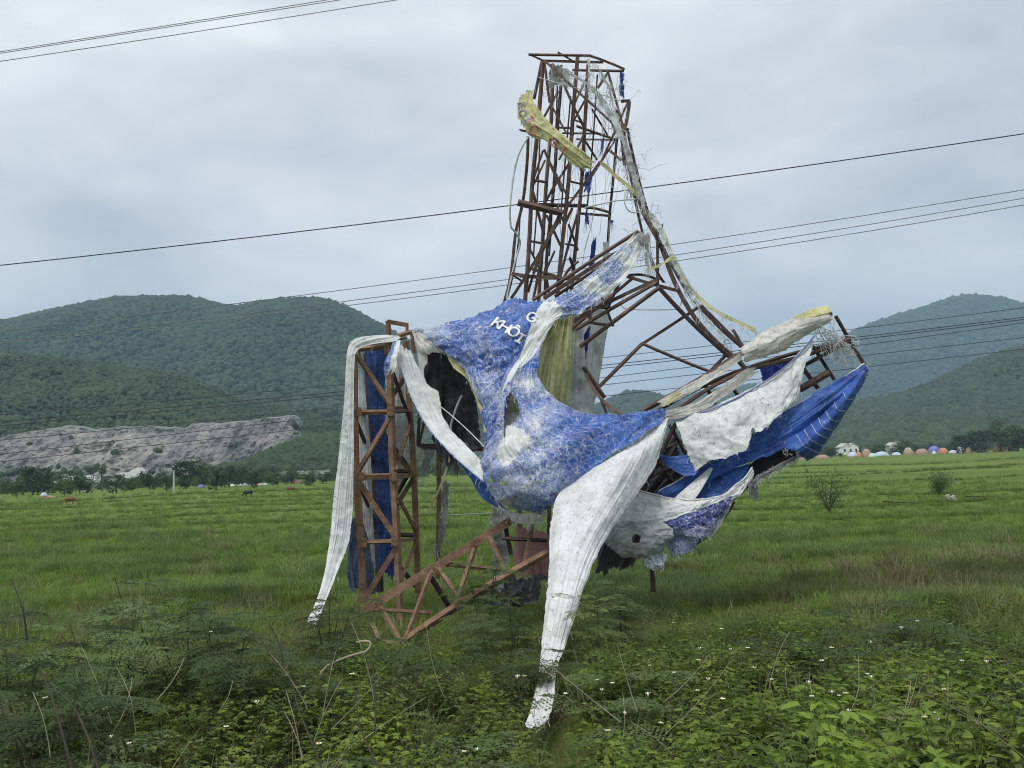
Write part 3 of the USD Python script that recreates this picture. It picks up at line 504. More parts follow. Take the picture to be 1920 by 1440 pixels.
def cloth(name, label, rows, material, nu=90, nv=120, fold=0.04, fu=7.0, fv=1.2, crease=0.012, pleat=0.022, rag=(0.03, 0.03, 0.03, 0.03), holes=(), wear=None, seed=0, cat='tarpaulin', parent=None, cross=0.0, hem=False, fringe=0, fringe_len=0.25, group=None, D=None):
    """rows: lines of (pixel, pixel, distance) from which the sheet is lofted; folds run along v; rag is how far each edge (u0, u1, v0, v1) is torn."""
    rows = [[q if len(q) == 3 else (*q, D) for q in r] for r in rows]
    G = loft(rows, nu, nv)
    u, v = np.meshgrid(np.linspace(0, 1, nu), np.linspace(0, 1, nv))
    pt = P(G[..., 0], G[..., 1], G[..., 2])
    q = np.stack([u * fu + 0.25 * np.sin(v * 5 + seed), v * fv, 0 * u + seed * 3.7], -1)
    du, dv = np.gradient(pt, axis=1), np.gradient(pt, axis=0)
    nrm = np.cross(du, dv); nrm /= np.linalg.norm(nrm, axis=-1, keepdims=True) + 1e-9
    if np.mean(nrm[..., 1]) > 0: nrm = -nrm; flip = True
    else: flip = False
    width = np.clip(np.linalg.norm(pt[:, -1] - pt[:, 0], axis=-1), 0.05, 2.0)[:, None]
    edge = np.clip(np.minimum(np.minimum(u, 1 - u) * 8, 1), 0.25, 1)
    ridged = 1 - np.abs(2 * fbm(q, 3, seed) - 1) * 2.0
    d = fold * (0.75 * (fbm(q, 3, seed + 1) - 0.5) * 2.4 + 0.6 * (ridged - 0.5)) * np.minimum(1, width) * edge
    d += crease * (fbm(pt * 5.5 + seed, 4, seed + 2) - 0.5) * 2.4 + crease * 0.8 * (1 - 3 * np.abs(fbm(pt * [3.2, 3.2, 4.5] + seed * 2, 2, seed + 5) - 0.5))
    n1 = fbm(np.stack([u * fu * 2.6 + 0.5 * np.sin(v * 3 + seed), v * fv * 1.1, 0 * u + seed], -1), 2, seed + 7)      # sharp pleats along the pull
    d += pleat * (np.clip(1 - 5.0 * np.abs(n1 - 0.5), 0, 1) ** 1.5 - 0.2) * np.minimum(1, width * 1.5) * np.clip(edge, 0.4, 1)
    n2 = fbm(pt @ np.array([[3.1, 1.3, 2.2], [0.4, 4.0, 1.1], [-2.4, 1.6, 3.0]]) + 3.3 * seed, 2, seed + 8)                                                              # short random creases
    d += pleat * 0.45 * np.clip(1 - 7.0 * np.abs(n2 - 0.5), 0, 1) * smooth(0.45, 0.6, noise(pt * 2.1, seed + 4))
    if cross:                                                                                                            # tension folds across the sheet
        n3 = fbm(np.stack([u * 1.6, v * 15 + 1.2 * u, 0 * u + seed], -1), 2, seed + 12)
        d += cross * (np.clip(1 - 4.0 * np.abs(n3 - 0.5), 0, 1) ** 1.3 - 0.25)
    pt = pt + nrm * d[..., None]
    # torn edges
    e = [u, 1 - u, v, 1 - v]
    keep = np.ones(u.shape, bool)
    for k in range(4):
        if rag[k]:
            along = v if k < 2 else u
            w = fbm(np.stack([along * 9, 0 * u, 0 * u + seed + k * 5], -1), 2, seed + k) * 0.9 + fbm(np.stack([along * 48, e[k] * 6, 0 * u + seed], -1), 2, seed + 9) * 0.7 - 0.35
            keep &= e[k] > rag[k] * w
    hx, hy = G[..., 0] + 3.0 * (noise(pt * 12, 3) - 0.5), G[..., 1] + 3.0 * (noise(pt * 12, 4) - 0.5)
    for h in holes: keep &= ~inside(h, hx, hy)
    i = (np.arange(nv - 1)[:, None] * nu + np.arange(nu - 1)[None]).ravel()
    f = np.stack([i, i + 1, i + nu + 1, i + nu], 1)
    f = f[keep.ravel()[f].all(1)]
    if not flip: f = f[:, ::-1]
    f3 = np.vstack([f[:, [0, 1, 2]], f[:, [0, 2, 3]]])
    used, inv = np.unique(f3, return_inverse=True)
    V = pt.reshape(-1, 3)[used]
    pv = {}
    if wear is not None: pv['wear'] = np.broadcast_to(wear(G[..., 0], G[..., 1], u, v), u.shape).ravel()[used]
    t = thing(name, label, cat, group) if parent is None else parent
    obj('sheet' if parent is None else name, (V, inv.reshape(-1, 3)), material, t, smooth=True, prim=pv)
    if hem:                                                     # a rolled hem along the first row
        line = pt[0][keep[0]]
        if len(line) > 6: obj('hem', tube(line[::2] + [0, -0.01, 0], 0.016, 6), m_white, t, smooth=True)
    if fringe:
        ed = np.argwhere(keep & ~(np.roll(keep, 1, 0) & np.roll(keep, -1, 0) & np.roll(keep, 1, 1) & np.roll(keep, -1, 1)) | (keep & ((u == 0) | (u == 1) | (v == 0) | (v == 1))))
        r = np.random.default_rng(seed + 100)
        pick = ed[r.integers(0, len(ed), fringe)]
        obj('frayed_threads', threads(pt[pick[:, 0], pick[:, 1]], fringe_len, r), m_thread, t, smooth=True, kind='stuff')
    return t, G, pt
def tube(line, rad, k=5):
    line = np.asarray(line, float)
    a = np.arange(k) * 2 * np.pi / k
    rad = np.broadcast_to(rad, len(line))
    T = np.gradient(line, axis=0); T /= np.linalg.norm(T, axis=1, keepdims=True) + 1e-12
    N = np.cross(T, [0.31, -0.9, 0.3]); N /= np.linalg.norm(N, axis=1, keepdims=True) + 1e-12
    Bn = np.cross(T, N)
    v = (line[:, None] + rad[:, None, None] * (N[:, None] * np.cos(a)[None, :, None] + Bn[:, None] * np.sin(a)[None, :, None])).reshape(-1, 3)
    j, b = np.meshgrid(np.arange(len(line) - 1), np.arange(k), indexing='ij')
    j, b = j.ravel(), b.ravel(); c = (b + 1) % k
    return v, np.stack([j * k + b, j * k + c, (j + 1) * k + c, (j + 1) * k + b], 1)
def join(parts):
    V, Fc, o = [], [], 0
    for v, f in parts:
        f = np.asarray(f)
        if f.shape[1] == 4: f = np.vstack([f[:, [0, 1, 2]], f[:, [0, 2, 3]]])
        V.append(v); Fc.append(f + o); o += len(v)
    return np.vstack(V), np.vstack(Fc)
def threads(starts, length, r, rad=0.0035):
    out = []
    for s in starts:
        L = length * r.uniform(0.25, 1.3); k = np.linspace(0, 1, 6)[:, None]
        side = r.normal(0, 0.55, 3) * [1, 1, 0.4]
        line = s + k * L * np.array([0, 0, -0.75]) + L * side * (k - 0.6 * k * k) + 0.02 * r.normal(0, 1, (6, 3)) * k
        out.append(tube(line, rad * r.uniform(0.6, 1.5), 3))
    return join(out)

# ------------------------------------------------ the blue banner
def blob(x, y, cx, cy, rx, ry): return np.exp(-((x - cx) / rx) ** 2 - ((y - cy) / ry) ** 2)
STREAK = [(1020, 566), (1042, 568), (1054, 586), (1030, 625), (1000, 668), (955, 716), (938, 740), (955, 706), (975, 668), (988, 632), (1003, 596)]
def wear_wing(x, y, u, v):
    w = 0.20 + 0.46 * blob(x, y, 800, 620, 70, 40) + 0.5 * blob(x, y, 895, 720, 60, 75) - 0.22 * blob(x, y, 970, 610, 60, 40) + 0.25 * smooth(0.6, 1, v)
    w += 0.95 * (fbm(np.stack([x, y, 0 * x], -1) / 36, 4, 4) - 0.5)
    return np.where(inside(STREAK, x, y), 1.5, np.clip(w, 0.08, 0.95))
def wear_sash(x, y, u, v):
    w = 0.52 - 0.46 * smooth(1000, 1190, x) * smooth(700, 780, y) + 0.16 * blob(x, y, 960, 860, 60, 90) + 0.25 * smooth(880, 960, y) + 0.30 * (1 - smooth(480, 620, y))
    w += 0.35 * blob(x, y, 978, 720, 26, 16) + 0.6 * blob(x, y, 955, 830, 16, 45) + 0.5 * smooth(0.65, 0.95, u) * (1 - smooth(520, 600, y))
    w += 1.0 * (fbm(np.stack([x, y, 0 * x], -1) / 36, 4, 6) - 0.5)
    return np.where(inside(STREAK, x, y), 1.5, np.clip(w, 0.06, 1.02))
wing_rows = [
    [(765, 617, 15.5), (845, 601, 15.4), (925, 582, 15.5), (966, 557, 15.7), (1000, 565, 15.5), (1040, 562, 15.2)],
    [(800, 640, 15.4), (860, 630, 15.1), (925, 618, 15.0), (975, 598, 15.1), (1030, 592, 15.1)],
    [(838, 664, 15.2), (890, 655, 14.9), (945, 643, 14.8), (1006, 628, 14.9)],
    [(870, 692, 15.0), (910, 686, 14.8), (950, 676, 14.7), (988, 660, 14.8)],
    [(893, 735, 14.8), (920, 722, 14.6), (948, 708, 14.6), (968, 692, 14.7)],
    [(907, 785, 14.6), (922, 765, 14.4), (940, 748, 14.4), (955, 728, 14.5)],
    [(911, 830, 14.4), (922, 815, 14.2), (934, 800, 14.2), (944, 788, 14.3)],
    [(903, 874, 14.2), (915, 866, 14.1), (925, 860, 14.1), (938, 852, 14.1)]]
banner, Gw, Pw = cloth('blue_banner', 'big blue banner with flaked print and white letters stretched across the wreck', wing_rows, m_banner, nu=170, nv=150, fold=0.10, fu=3.2, fv=6.0, crease=0.030, rag=(0.03, 0, 0.012, 0), wear=wear_wing, cross=0.045, seed=1, cat='banner', fringe=60, fringe_len=0.14)
sash_rows = [
    [(1194, 434, 15.9), (1207, 447, 15.9)], [(1170, 457, 15.8), (1196, 485, 15.7)], [(1135, 490, 15.6), (1168, 528, 15.5)], [(1100, 520, 15.4), (1128, 560, 15.3)], [(1068, 546, 15.2), (1095, 582, 15.1)],
    [(1036, 566, 15.0), (1052, 575, 14.9), (1072, 590, 15.0)], [(1016, 602, 14.85), (1040, 605, 14.8)], [(992, 640, 14.75), (1023, 634, 14.7)], [(966, 675, 14.6), (1011, 672, 14.6)],
    [(946, 708, 14.5), (980, 705, 14.3), (1007, 700, 14.5)], [(938, 745, 14.4), (975, 738, 14.1), (1015, 725, 14.4)], [(927, 790, 14.3), (975, 775, 13.9), (1038, 750, 14.35)],
    [(912, 840, 14.2), (985, 812, 13.6), (1080, 771, 14.3)], [(904, 875, 14.1), (990, 842, 13.4), (1070, 800, 13.8), (1140, 780, 14.35)],
    [(909, 908, 14.1), (990, 880, 13.3), (1070, 835, 13.5), (1150, 800, 14.0), (1247, 769, 14.6)], [(924, 932, 14.1), (995, 915, 13.3), (1080, 862, 13.45), (1160, 818, 13.95), (1249, 776, 14.6)],
    [(945, 950, 14.1), (1008, 940, 13.45), (1068, 900, 13.45), (1160, 836, 13.9), (1244, 787, 14.5)], [(978, 964, 14.1), (1014, 963, 13.7), (1062, 912, 13.5), (1120, 871, 13.65), (1190, 831, 14.0), (1239, 797, 14.4)]]
sash, Gs, Ps = cloth('twisted_banner', 'twisted sash of blue flaked banner bulging into a hollow belly', sash_rows, m_banner, nu=200, nv=330, fold=0.06, fu=5.0, fv=5.0, crease=0.022, rag=(0.02, 0.006, 0.02, 0.006),
    wear=wear_sash, cross=0.05, seed=2, cat='banner', holes=[[(956, 736), (970, 752), (976, 776), (965, 792), (952, 800), (945, 822), (947, 772)], [(944, 899), (952, 902), (953, 910), (945, 908)], [(921, 895), (925, 898), (926, 904), (922, 902)]], fringe=170, fringe_len=0.16)
from scipy.interpolate import LinearNDInterpolator
def surface(G, pts):
    r = np.stack([(pts - EYE) @ RIGHT, (pts - EYE) @ UP, (pts - EYE) @ _fwd], -1)
    px, py = 960 + FPX * r[..., 0] / r[..., 2], 720 - FPX * r[..., 1] / r[..., 2]
    return LinearNDInterpolator(np.stack([px, py], -1).reshape(-1, 2), pts[..., 1].reshape(-1))
_dist = surface(Gw, Pw)
m_letter = plain('white_print', (0.72, 0.75, 0.76), 0.12, 12)
def letter(ch, x, y, ex, ey, dist=None, parent=None, material=None, off=0.03):
    m = meshkit.text_mesh(ch, 1.0, 0.01, bold=True)
    v, f = trimesh.remesh.subdivide_to_size(m.vertices, m.faces, 0.22)
    v = v - [v[:, 0].mean(), 0.5, 0]
    px, py = x + v[:, 0] * ex[0] + v[:, 1] * ey[0], y + v[:, 0] * ex[1] + v[:, 1] * ey[1]
    d = (dist or _dist)(px, py); d = np.where(np.isnan(d), np.nanmean(d), d)
    obj('letter', (P(px, py, d - off - v[:, 2] * 0.3), f), material or m_letter, parent or banner, smooth=False)
EX, EY = (19.5, 10.6), (12.5, -14.5)
letter('K', 931, 604, EX, EY); letter('H', 946, 612, EX, EY); letter('Ô', 964, 622, EX, EY); letter('I', 976, 634, EX, EY); letter('G', 997, 594, EX, (11, -15))

cloth('yellow_patch', 'olive cloth seen through the tear in the twisted blue banner', [[(936, 722, 14.75), (990, 722, 14.75)], [(934, 760, 14.7), (992, 760, 14.7)], [(934, 815, 14.6), (990, 812, 14.6)]], m_olive, nu=30, nv=30, seed=24, fold=0.05)
cloth('white_patch', 'white weave bared under the tear in the twisted blue banner', [[(945, 775, 14.5), (985, 770, 14.5)], [(938, 815, 14.4), (980, 805, 14.3)], [(930, 860, 14.3), (965, 855, 14.2)]], m_cream, nu=40, nv=50, seed=21, fold=0.03)
# ------------------------------------------------ white drapes
cloth('white_drape', 'long white tarpaulin falling from the blue banner down into the weeds', [
    [(1228, 803, 14.35), (1253, 782, 14.5)], [(1172, 844, 13.95), (1215, 826, 14.1), (1250, 800, 14.4)], [(1113, 879, 13.6), (1175, 860, 13.5), (1241, 832, 14.1)], [(1060, 915, 13.45), (1135, 900, 13.1), (1230, 868, 13.9)],
    [(1040, 938, 13.3), (1110, 935, 12.9), (1207, 908, 13.5)], [(1035, 962, 13.1), (1098, 972, 12.6), (1172, 955, 13.1)], [(1030, 1010, 12.7), (1085, 1020, 12.2), (1137, 1008, 12.6)], [(1030, 1060, 12.1), (1072, 1065, 11.7), (1112, 1058, 12.0)],
    [(1026, 1110, 11.5), (1062, 1115, 11.1), (1093, 1108, 11.4)], [(1020, 1160, 10.8), (1050, 1165, 10.5), (1076, 1160, 10.8)], [(1015, 1210, 10.1), (1040, 1218, 9.9), (1060, 1212, 10.1)], [(1010, 1260, 9.3), (1030, 1264, 9.2), (1045, 1255, 9.3)],
    [(1000, 1310, 8.2), (1020, 1316, 8.1), (1040, 1306, 8.2)], [(982, 1368, 7.6), (1005, 1374, 7.55), (1028, 1352, 7.65)]],
    m_white, nu=130, nv=300, fold=0.11, fu=3.6, fv=1.2, pleat=0.011, crease=0.016, rag=(0.02, 0.02, 0, 0.02), seed=3, fringe=40, fringe_len=0.12)
cloth('left_drape', 'narrow white tarpaulin hanging down the left side of the rusty column', [
    [(736, 629, 15.5), (752, 633, 15.6)], [(690, 631, 15.3), (742, 640, 15.3)], [(668, 634, 15.25), (700, 646, 15.2)], [(656, 645, 15.25), (672, 656, 15.2)], [(650, 665, 15.2), (666, 668, 15.2)], [(646, 740, 15.2), (664, 745, 15.2)], [(636, 840, 15.1), (664, 845, 15.15)],
    [(624, 940, 15.0), (662, 948, 15.1)], [(618, 1000, 14.8), (656, 1010, 14.95)], [(610, 1060, 14.4), (636, 1065, 14.5)], [(600, 1105, 14.0), (618, 1112, 14.0)], [(585, 1145, 13.6), (602, 1150, 13.6)], [(565, 1182, 13.2), (588, 1186, 13.2)]],
    m_white, nu=70, nv=260, fold=0.13, fu=3.6, fv=1.0, crease=0.02, rag=(0.02, 0.04, 0, 0.03), seed=4, fringe=25, fringe_len=0.12)
cloth('white_sling', 'white strip with blue edge slung from the column top to the banner', [
    [(742, 640, 15.3), (768, 650, 15.5)], [(748, 678, 15.2), (785, 690, 15.4)], [(757, 718, 15.1), (806, 728, 15.3)], [(775, 760, 15.0), (826, 768, 15.2)], [(798, 800, 14.8), (848, 808, 15.0)], [(830, 838, 14.6), (876, 836, 14.8)], [(868, 874, 14.4), (900, 862, 14.5)], [(905, 905, 14.2), (915, 885, 14.2)]],
    m_banner, nu=80, nv=170, fold=0.12, fu=4.5, fv=1.2, crease=0.02, rag=(0.05, 0.09, 0.05, 0), seed=5, fringe=60, fringe_len=0.12, wear=lambda x, y, u, v: 1.5 - 1.0 * (1 - smooth(0.02, 0.16, u)) * smooth(0.1, 0.3, v) - 0.5 * smooth(0.82, 0.98, v) * (1 - smooth(0.3, 0.7, u)), cat='torn strip')
cloth('blue_hanging_tongue', 'blue lower flap hanging behind the white sling beside the banner belly', [[(858, 862, 14.7), (905, 868, 14.5)], [(885, 905, 14.6), (918, 905, 14.4)], [(905, 935, 14.5), (935, 940, 14.4)], [(935, 950, 14.4), (960, 962, 14.3)]], m_blue, nu=40, nv=60, fold=0.05, seed=6, rag=(0.06, 0, 0, 0.05))
cloth('knotted_rag', 'small blue and white rag knotted at the top of the column', [[(736, 640, 15.2), (752, 642, 15.2)], [(728, 662, 15.05), (748, 664, 15.0)], [(719, 690, 15.0), (744, 690, 14.95)], [(722, 712, 15.0), (732, 708, 15.0)]], m_banner, nu=40, nv=50, fold=0.16, fu=3.5, crease=0.03, rag=(0.1, 0.1, 0, 0.3), seed=7, wear=lambda x, y, u, v: 0.45 + 0.9 * smooth(0.3, 0.7, u), cat='rag')
cloth('cream_hood', 'dirty white cloth hooked over the column corner beside the banner edge', [
    [(770, 618, 15.5), (806, 613, 15.45)], [(776, 636, 15.4), (815, 628, 15.35)], [(782, 655, 15.35), (838, 648, 15.25)], [(786, 664, 15.4), (845, 665, 15.3)]], m_cream, nu=60, nv=50, fold=0.10, fu=4, rag=(0.05, 0.05, 0.03, 0.1), seed=8, cat='torn cloth')
cloth('cream_strip', 'dirty white torn strip hanging in front of the dark tarpaulin', [[(776, 640, 15.35), (800, 645, 15.4)], [(782, 672, 15.35), (803, 678, 15.4)], [(786, 700, 15.4), (795, 692, 15.4)], [(792, 715, 15.4), (797, 712, 15.4)], [(798, 730, 15.3), (806, 724, 15.3)], [(812, 752, 15.2), (824, 735, 15.2)], [(820, 790, 15.1), (828, 780, 15.1)]], m_cream, nu=30, nv=110, fold=0.05, fu=3, rag=(0.12, 0.12, 0, 0.05), seed=9, cat='torn strip')
cloth('yellow_lining', 'pale yellow lining showing along the lower edge of the blue banner', [[(833, 657, 15.25), (848, 662, 15.2)], [(850, 690, 15.15), (875, 694, 15.05)], [(874, 712, 15.0), (896, 725, 14.9)], [(890, 745, 14.85), (906, 755, 14.7)], [(905, 785, 14.6), (912, 795, 14.5)], [(910, 815, 14.5), (915, 825, 14.4)]], m_yellow, nu=40, nv=110, fold=0.05, rag=(0.16, 0, 0.05, 0.05), seed=10, cat='torn lining')
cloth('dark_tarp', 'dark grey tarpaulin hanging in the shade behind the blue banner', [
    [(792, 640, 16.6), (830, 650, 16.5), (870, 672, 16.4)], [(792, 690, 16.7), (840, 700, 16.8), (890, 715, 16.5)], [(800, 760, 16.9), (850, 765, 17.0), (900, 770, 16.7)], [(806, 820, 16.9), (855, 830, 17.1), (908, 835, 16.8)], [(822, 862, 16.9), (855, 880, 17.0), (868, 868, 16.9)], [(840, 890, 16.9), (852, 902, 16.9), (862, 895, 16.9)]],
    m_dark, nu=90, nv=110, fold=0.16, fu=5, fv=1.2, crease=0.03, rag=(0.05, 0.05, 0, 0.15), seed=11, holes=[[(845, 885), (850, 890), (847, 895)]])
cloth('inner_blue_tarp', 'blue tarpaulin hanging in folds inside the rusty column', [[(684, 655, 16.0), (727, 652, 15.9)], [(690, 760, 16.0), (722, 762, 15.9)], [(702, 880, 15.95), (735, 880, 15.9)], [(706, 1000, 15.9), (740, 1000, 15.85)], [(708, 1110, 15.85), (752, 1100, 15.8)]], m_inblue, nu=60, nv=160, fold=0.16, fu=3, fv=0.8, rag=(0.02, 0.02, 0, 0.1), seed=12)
cloth('inner_grey_tarp', 'grey tarpaulin bunched behind the column legs', [[(722, 664, 16.6), (776, 668, 16.6)], [(722, 780, 16.6), (770, 780, 16.6)], [(735, 870, 16.6), (765, 872, 16.6)], [(745, 930, 16.6), (756, 925, 16.6)]], m_greyw, nu=50, nv=110, fold=0.18, fu=4, fv=0.8, rag=(0.1, 0.1, 0, 0.1), seed=13)
cloth('inner_white_tarp', 'narrow white cloth gathered behind the left column leg', [[(673, 690, 15.9), (677, 690, 15.9)], [(671, 750, 15.9), (687, 752, 15.9)], [(672, 850, 15.9), (696, 852, 15.9)], [(672, 950, 15.9), (700, 955, 15.9)], [(670, 1080, 15.9), (706, 1085, 15.9)]], m_greyw, nu=50, nv=140, fold=0.14, fu=4, fv=0.7, rag=(0.02, 0.03, 0, 0.08), seed=14)
cloth('lower_blue_tarp', 'faded blue tarpaulin bunched at the foot of the column', [[(656, 965, 15.6), (672, 960, 15.7)], [(650, 1010, 15.5), (690, 1005, 15.7)], [(648, 1060, 15.4), (700, 1060, 15.7)], [(655, 1115, 15.3), (712, 1120, 15.7)]], m_dullblue, nu=50, nv=60, fold=0.14, fu=4, rag=(0.05, 0.05, 0.1, 0.1), seed=15)

# ------------------------------------------------ curtains behind the middle
cloth('yellow_curtain', 'faded yellow banner hanging in long folds behind the blue sash', [[(1048, 572, 15.6), (1076, 570, 15.7)], [(1018, 608, 15.5), (1075, 610, 15.7)], [(1000, 650, 15.45), (1074, 655, 15.7)], [(990, 690, 15.4), (1072, 700, 15.7)], [(990, 720, 15.4), (1068, 740, 15.7)], [(1010, 760, 15.4), (1064, 772, 15.7)]], m_olive, nu=110, nv=130, fold=0.26, fu=4.5, fv=0.7, pleat=0.05, rag=(0.03, 0.06, 0, 0.05), seed=16, cat='banner')
cloth('white_curtain', 'grey white banner hanging straight behind the yellow one', [[(1070, 590, 16.2), (1092, 588, 16.2)], [(1068, 650, 16.1), (1098, 652, 16.1)], [(1064, 720, 16.1), (1100, 720, 16.1)], [(1058, 785, 16.0), (1086, 785, 16.0)]], m_greyw, nu=60, nv=110, fold=0.12, fu=5, fv=0.6, rag=(0.02, 0.1, 0, 0.02), seed=17, cat='banner')
cloth('grey_curtain', 'curved grey backing sheet hanging behind the tower on its right', [[(1098, 540, 17.0), (1122, 528, 17.1), (1146, 526, 17.5)], [(1090, 590, 16.9), (1118, 590, 17.0), (1143, 588, 17.4)], [(1082, 650, 16.8), (1110, 650, 16.9), (1134, 650, 17.3)], [(1078, 720, 16.8), (1100, 722, 16.9), (1122, 720, 17.2)], [(1074, 790, 16.8), (1094, 792, 16.8), (1108, 785, 17.1)]], m_greyw, nu=60, nv=130, fold=0.06, fu=3, fv=0.8, rag=(0.05, 0.01, 0.02, 0.02), seed=18)
cloth('inner_blue_flap', 'small blue flap caught behind the crossed steel bars', [[(1098, 626, 16.3), (1108, 600, 16.3)], [(1080, 650, 16.3), (1106, 640, 16.3)], [(1078, 690, 16.3), (1096, 680, 16.3)]], m_dblue, nu=30, nv=40, fold=0.05, rag=(0.1, 0.1, 0.1, 0.1), seed=19, cat='torn flap')
cloth('dark_flap', 'dark blue flap stuck in the corner of the bars beside the sash', [[(1096, 556, 16.5), (1112, 545, 16.5)], [(1095, 575, 16.4), (1118, 565, 16.4)], [(1104, 590, 16.4), (1112, 582, 16.4)]], m_dblue, nu=30, nv=30, fold=0.06, rag=(0.15, 0.15, 0.1, 0.2), seed=20, cat='torn flap')
cloth('navy_strip', 'narrow navy strip hanging from the tower above the white roll', [[(1112, 440, 17.2), (1119, 436, 17.2)], [(1106, 470, 17.2), (1118, 468, 17.2)], [(1101, 510, 17.2), (1114, 512, 17.2)]], m_dblue, nu=20, nv=60, fold=0.04, rag=(0.2, 0.2, 0.2, 0.1), seed=22, cat='torn strip')
cloth('pale_strip', 'narrow pale strip hanging beside the thin rear leg of the tower', [[(1129, 455, 17.6), (1142, 453, 17.6)], [(1130, 480, 17.6), (1141, 480, 17.6)], [(1128, 505, 17.6), (1138, 505, 17.6)]], m_greyw, nu=20, nv=40, fold=0.04, rag=(0.1, 0.1, 0, 0.1), seed=23, cat='torn strip')
for k, (lab, rr, mm) in enumerate([
    ('blue rag wound round the tower leg below the yellow banner', [[(1098, 318, 16.7), (1116, 316, 16.7)], [(1092, 342, 16.7), (1112, 345, 16.7)], [(1096, 372, 16.7), (1103, 374, 16.7)]], m_dblue),
    ('small blue rag hanging under the tower crossbar', [[(1095, 396, 16.7), (1106, 398, 16.7)], [(1094, 410, 16.7), (1106, 412, 16.7)], [(1098, 428, 16.7), (1107, 430, 16.7)]], m_dblue),
    ('tiny blue rag tied to the end of the tower crossbar', [[(1140, 410, 17.5), (1152, 412, 17.5)], [(1142, 420, 17.5), (1149, 424, 17.5)]], m_dblue),
    ('blue strip hanging from the right top corner of the tower', [[(1158, 130, 17.6), (1171, 133, 17.8)], [(1158, 160, 17.6), (1171, 165, 17.8)], [(1160, 190, 17.6), (1170, 200, 17.7)]], m_dblue),
    ('white strip hanging from the front top bar of the tower', [[(1101, 102, 16.5), (1108, 103, 16.5)], [(1101, 140, 16.5), (1107, 141, 16.5)], [(1102, 190, 16.5), (1106, 200, 16.5)]], m_white),
    ('grey rags bunched inside the top of the tower', [[(1030, 122, 16.9), (1060, 116, 16.9)], [(1022, 150, 16.9), (1058, 150, 16.9)], [(1016, 185, 16.9), (1044, 165, 16.9)]], m_grey),
    ('pale rag inside the tower behind its middle leg', [[(1045, 128, 17.2), (1068, 125, 17.2)], [(1046, 150, 17.2), (1072, 152, 17.2)], [(1052, 168, 17.2), (1066, 172, 17.2)]], m_greyw),
    ('grey blue shred hanging below the tower crossbars', [[(1130, 262, 17.4), (1136, 240, 17.4)], [(1124, 285, 17.2), (1133, 282, 17.2)], [(1116, 300, 17), (1128, 300, 17)]], m_dblue)]):
    cloth('rag', lab, rr, mm, nu=26, nv=46, fold=0.07, fu=4, crease=0.03, rag=(0.3, 0.3, 0.12, 0.35), seed=30 + k, cat='rag', fringe=14, fringe_len=0.2)
cloth('tattered_strip', 'second tattered strip hanging from the tower corner down its right side', [[(1106, 106, 16.8), (1114, 108, 16.8)], [(1126, 150, 16.9), (1138, 146, 16.9)], [(1142, 195, 16.9), (1156, 192, 16.9)], [(1155, 250, 16.7), (1170, 250, 16.7)], [(1168, 330, 16.3), (1182, 330, 16.3)], [(1180, 385, 16.2), (1190, 382, 16.2)]], m_greyw, nu=24, nv=150, fold=0.10, fu=3, fv=8, crease=0.03, rag=(0.6, 0.6, 0.1, 0.15), seed=140, cat='torn strip', fringe=120, fringe_len=0.35)
cloth('tattered_strip', 'tattered grey strip trailing across the tower top and down the bent arm', [[(1044, 124, 16.3), (1056, 118, 16.3)], [(1066, 142, 16.25), (1074, 134, 16.25)], [(1092, 158, 16.2), (1102, 150, 16.2)], [(1110, 178, 16.2), (1126, 168, 16.2)], [(1128, 208, 16.2), (1146, 200, 16.2)], [(1150, 242, 16.15), (1166, 236, 16.15)], [(1166, 278, 16.1), (1180, 272, 16.1)], [(1176, 320, 16.1), (1194, 316, 16.1)], [(1188, 355, 16), (1204, 350, 16)], [(1202, 400, 15.9), (1214, 394, 15.9)]], m_greyw, nu=30, nv=200, fold=0.10, fu=3, fv=9, crease=0.03, rag=(0.4, 0.4, 0.1, 0.1), seed=40, cat='torn strip', fringe=150, fringe_len=0.3)
_yb, _yG, _yP = cloth('yellow_banner', 'yellow banner strip with faded lettering twisted round the tower', [
    [(1003, 167, 16.3), (985, 172, 16.25), (969, 193, 16.2)], [(999, 186, 16.2), (985, 196, 16.1), (970, 222, 16.1)], [(1007, 200, 16.1), (993, 215, 16), (976, 240, 16.05)], [(1024, 222, 16.05), (1008, 236, 15.95), (990, 258, 16)], [(1046, 243, 16.05), (1032, 254, 15.95), (1020, 270, 16)], [(1070, 265, 16.05), (1058, 277, 16), (1048, 290, 16.05)], [(1092, 283, 16.1), (1082, 298, 16.05), (1074, 312, 16.1)], [(1112, 296, 16.2), (1108, 312, 16.15), (1095, 326, 16.2)], [(1118, 300, 16.25), (1117, 314, 16.25), (1112, 321, 16.25)]],
    m_yellow, nu=70, nv=170, fold=0.12, fu=2.5, fv=2.0, crease=0.025, pleat=0.05, rag=(0.05, 0.30, 0.05, 0.12), seed=41, holes=[[(988, 226), (994, 222), (997, 228), (992, 233)], [(1030, 262), (1036, 260), (1040, 266), (1034, 268)]], cat='banner', fringe=40, fringe_len=0.14)

_yd = surface(_yG, _yP)
m_pblue, m_pred = plain('faded_blue_print', (0.22, 0.24, 0.34), 0.3, 9), plain('faded_red_print', (0.50, 0.17, 0.13), 0.3, 9)
for ch, x, y, ex, ey, mm in (('E', 977, 196, (3, 14), (12, -3), m_pblue), ('O', 980, 212, (5, 13), (13, -5), m_pblue), ('I', 985, 226, (8, 10), (13, -7), m_pblue), ('I', 995, 224, (12, 10), (8, -10), m_pred), ('C', 1000, 244, (16, 10), (9, -15), m_pred), ('S', 1040, 268, (18, 16), (8, -12), m_pred), ('I', 1058, 282, (12, 12), (6, -10), m_pred)):
    letter(ch, x, y, ex, ey, _yd, _yb, mm, 0.03)
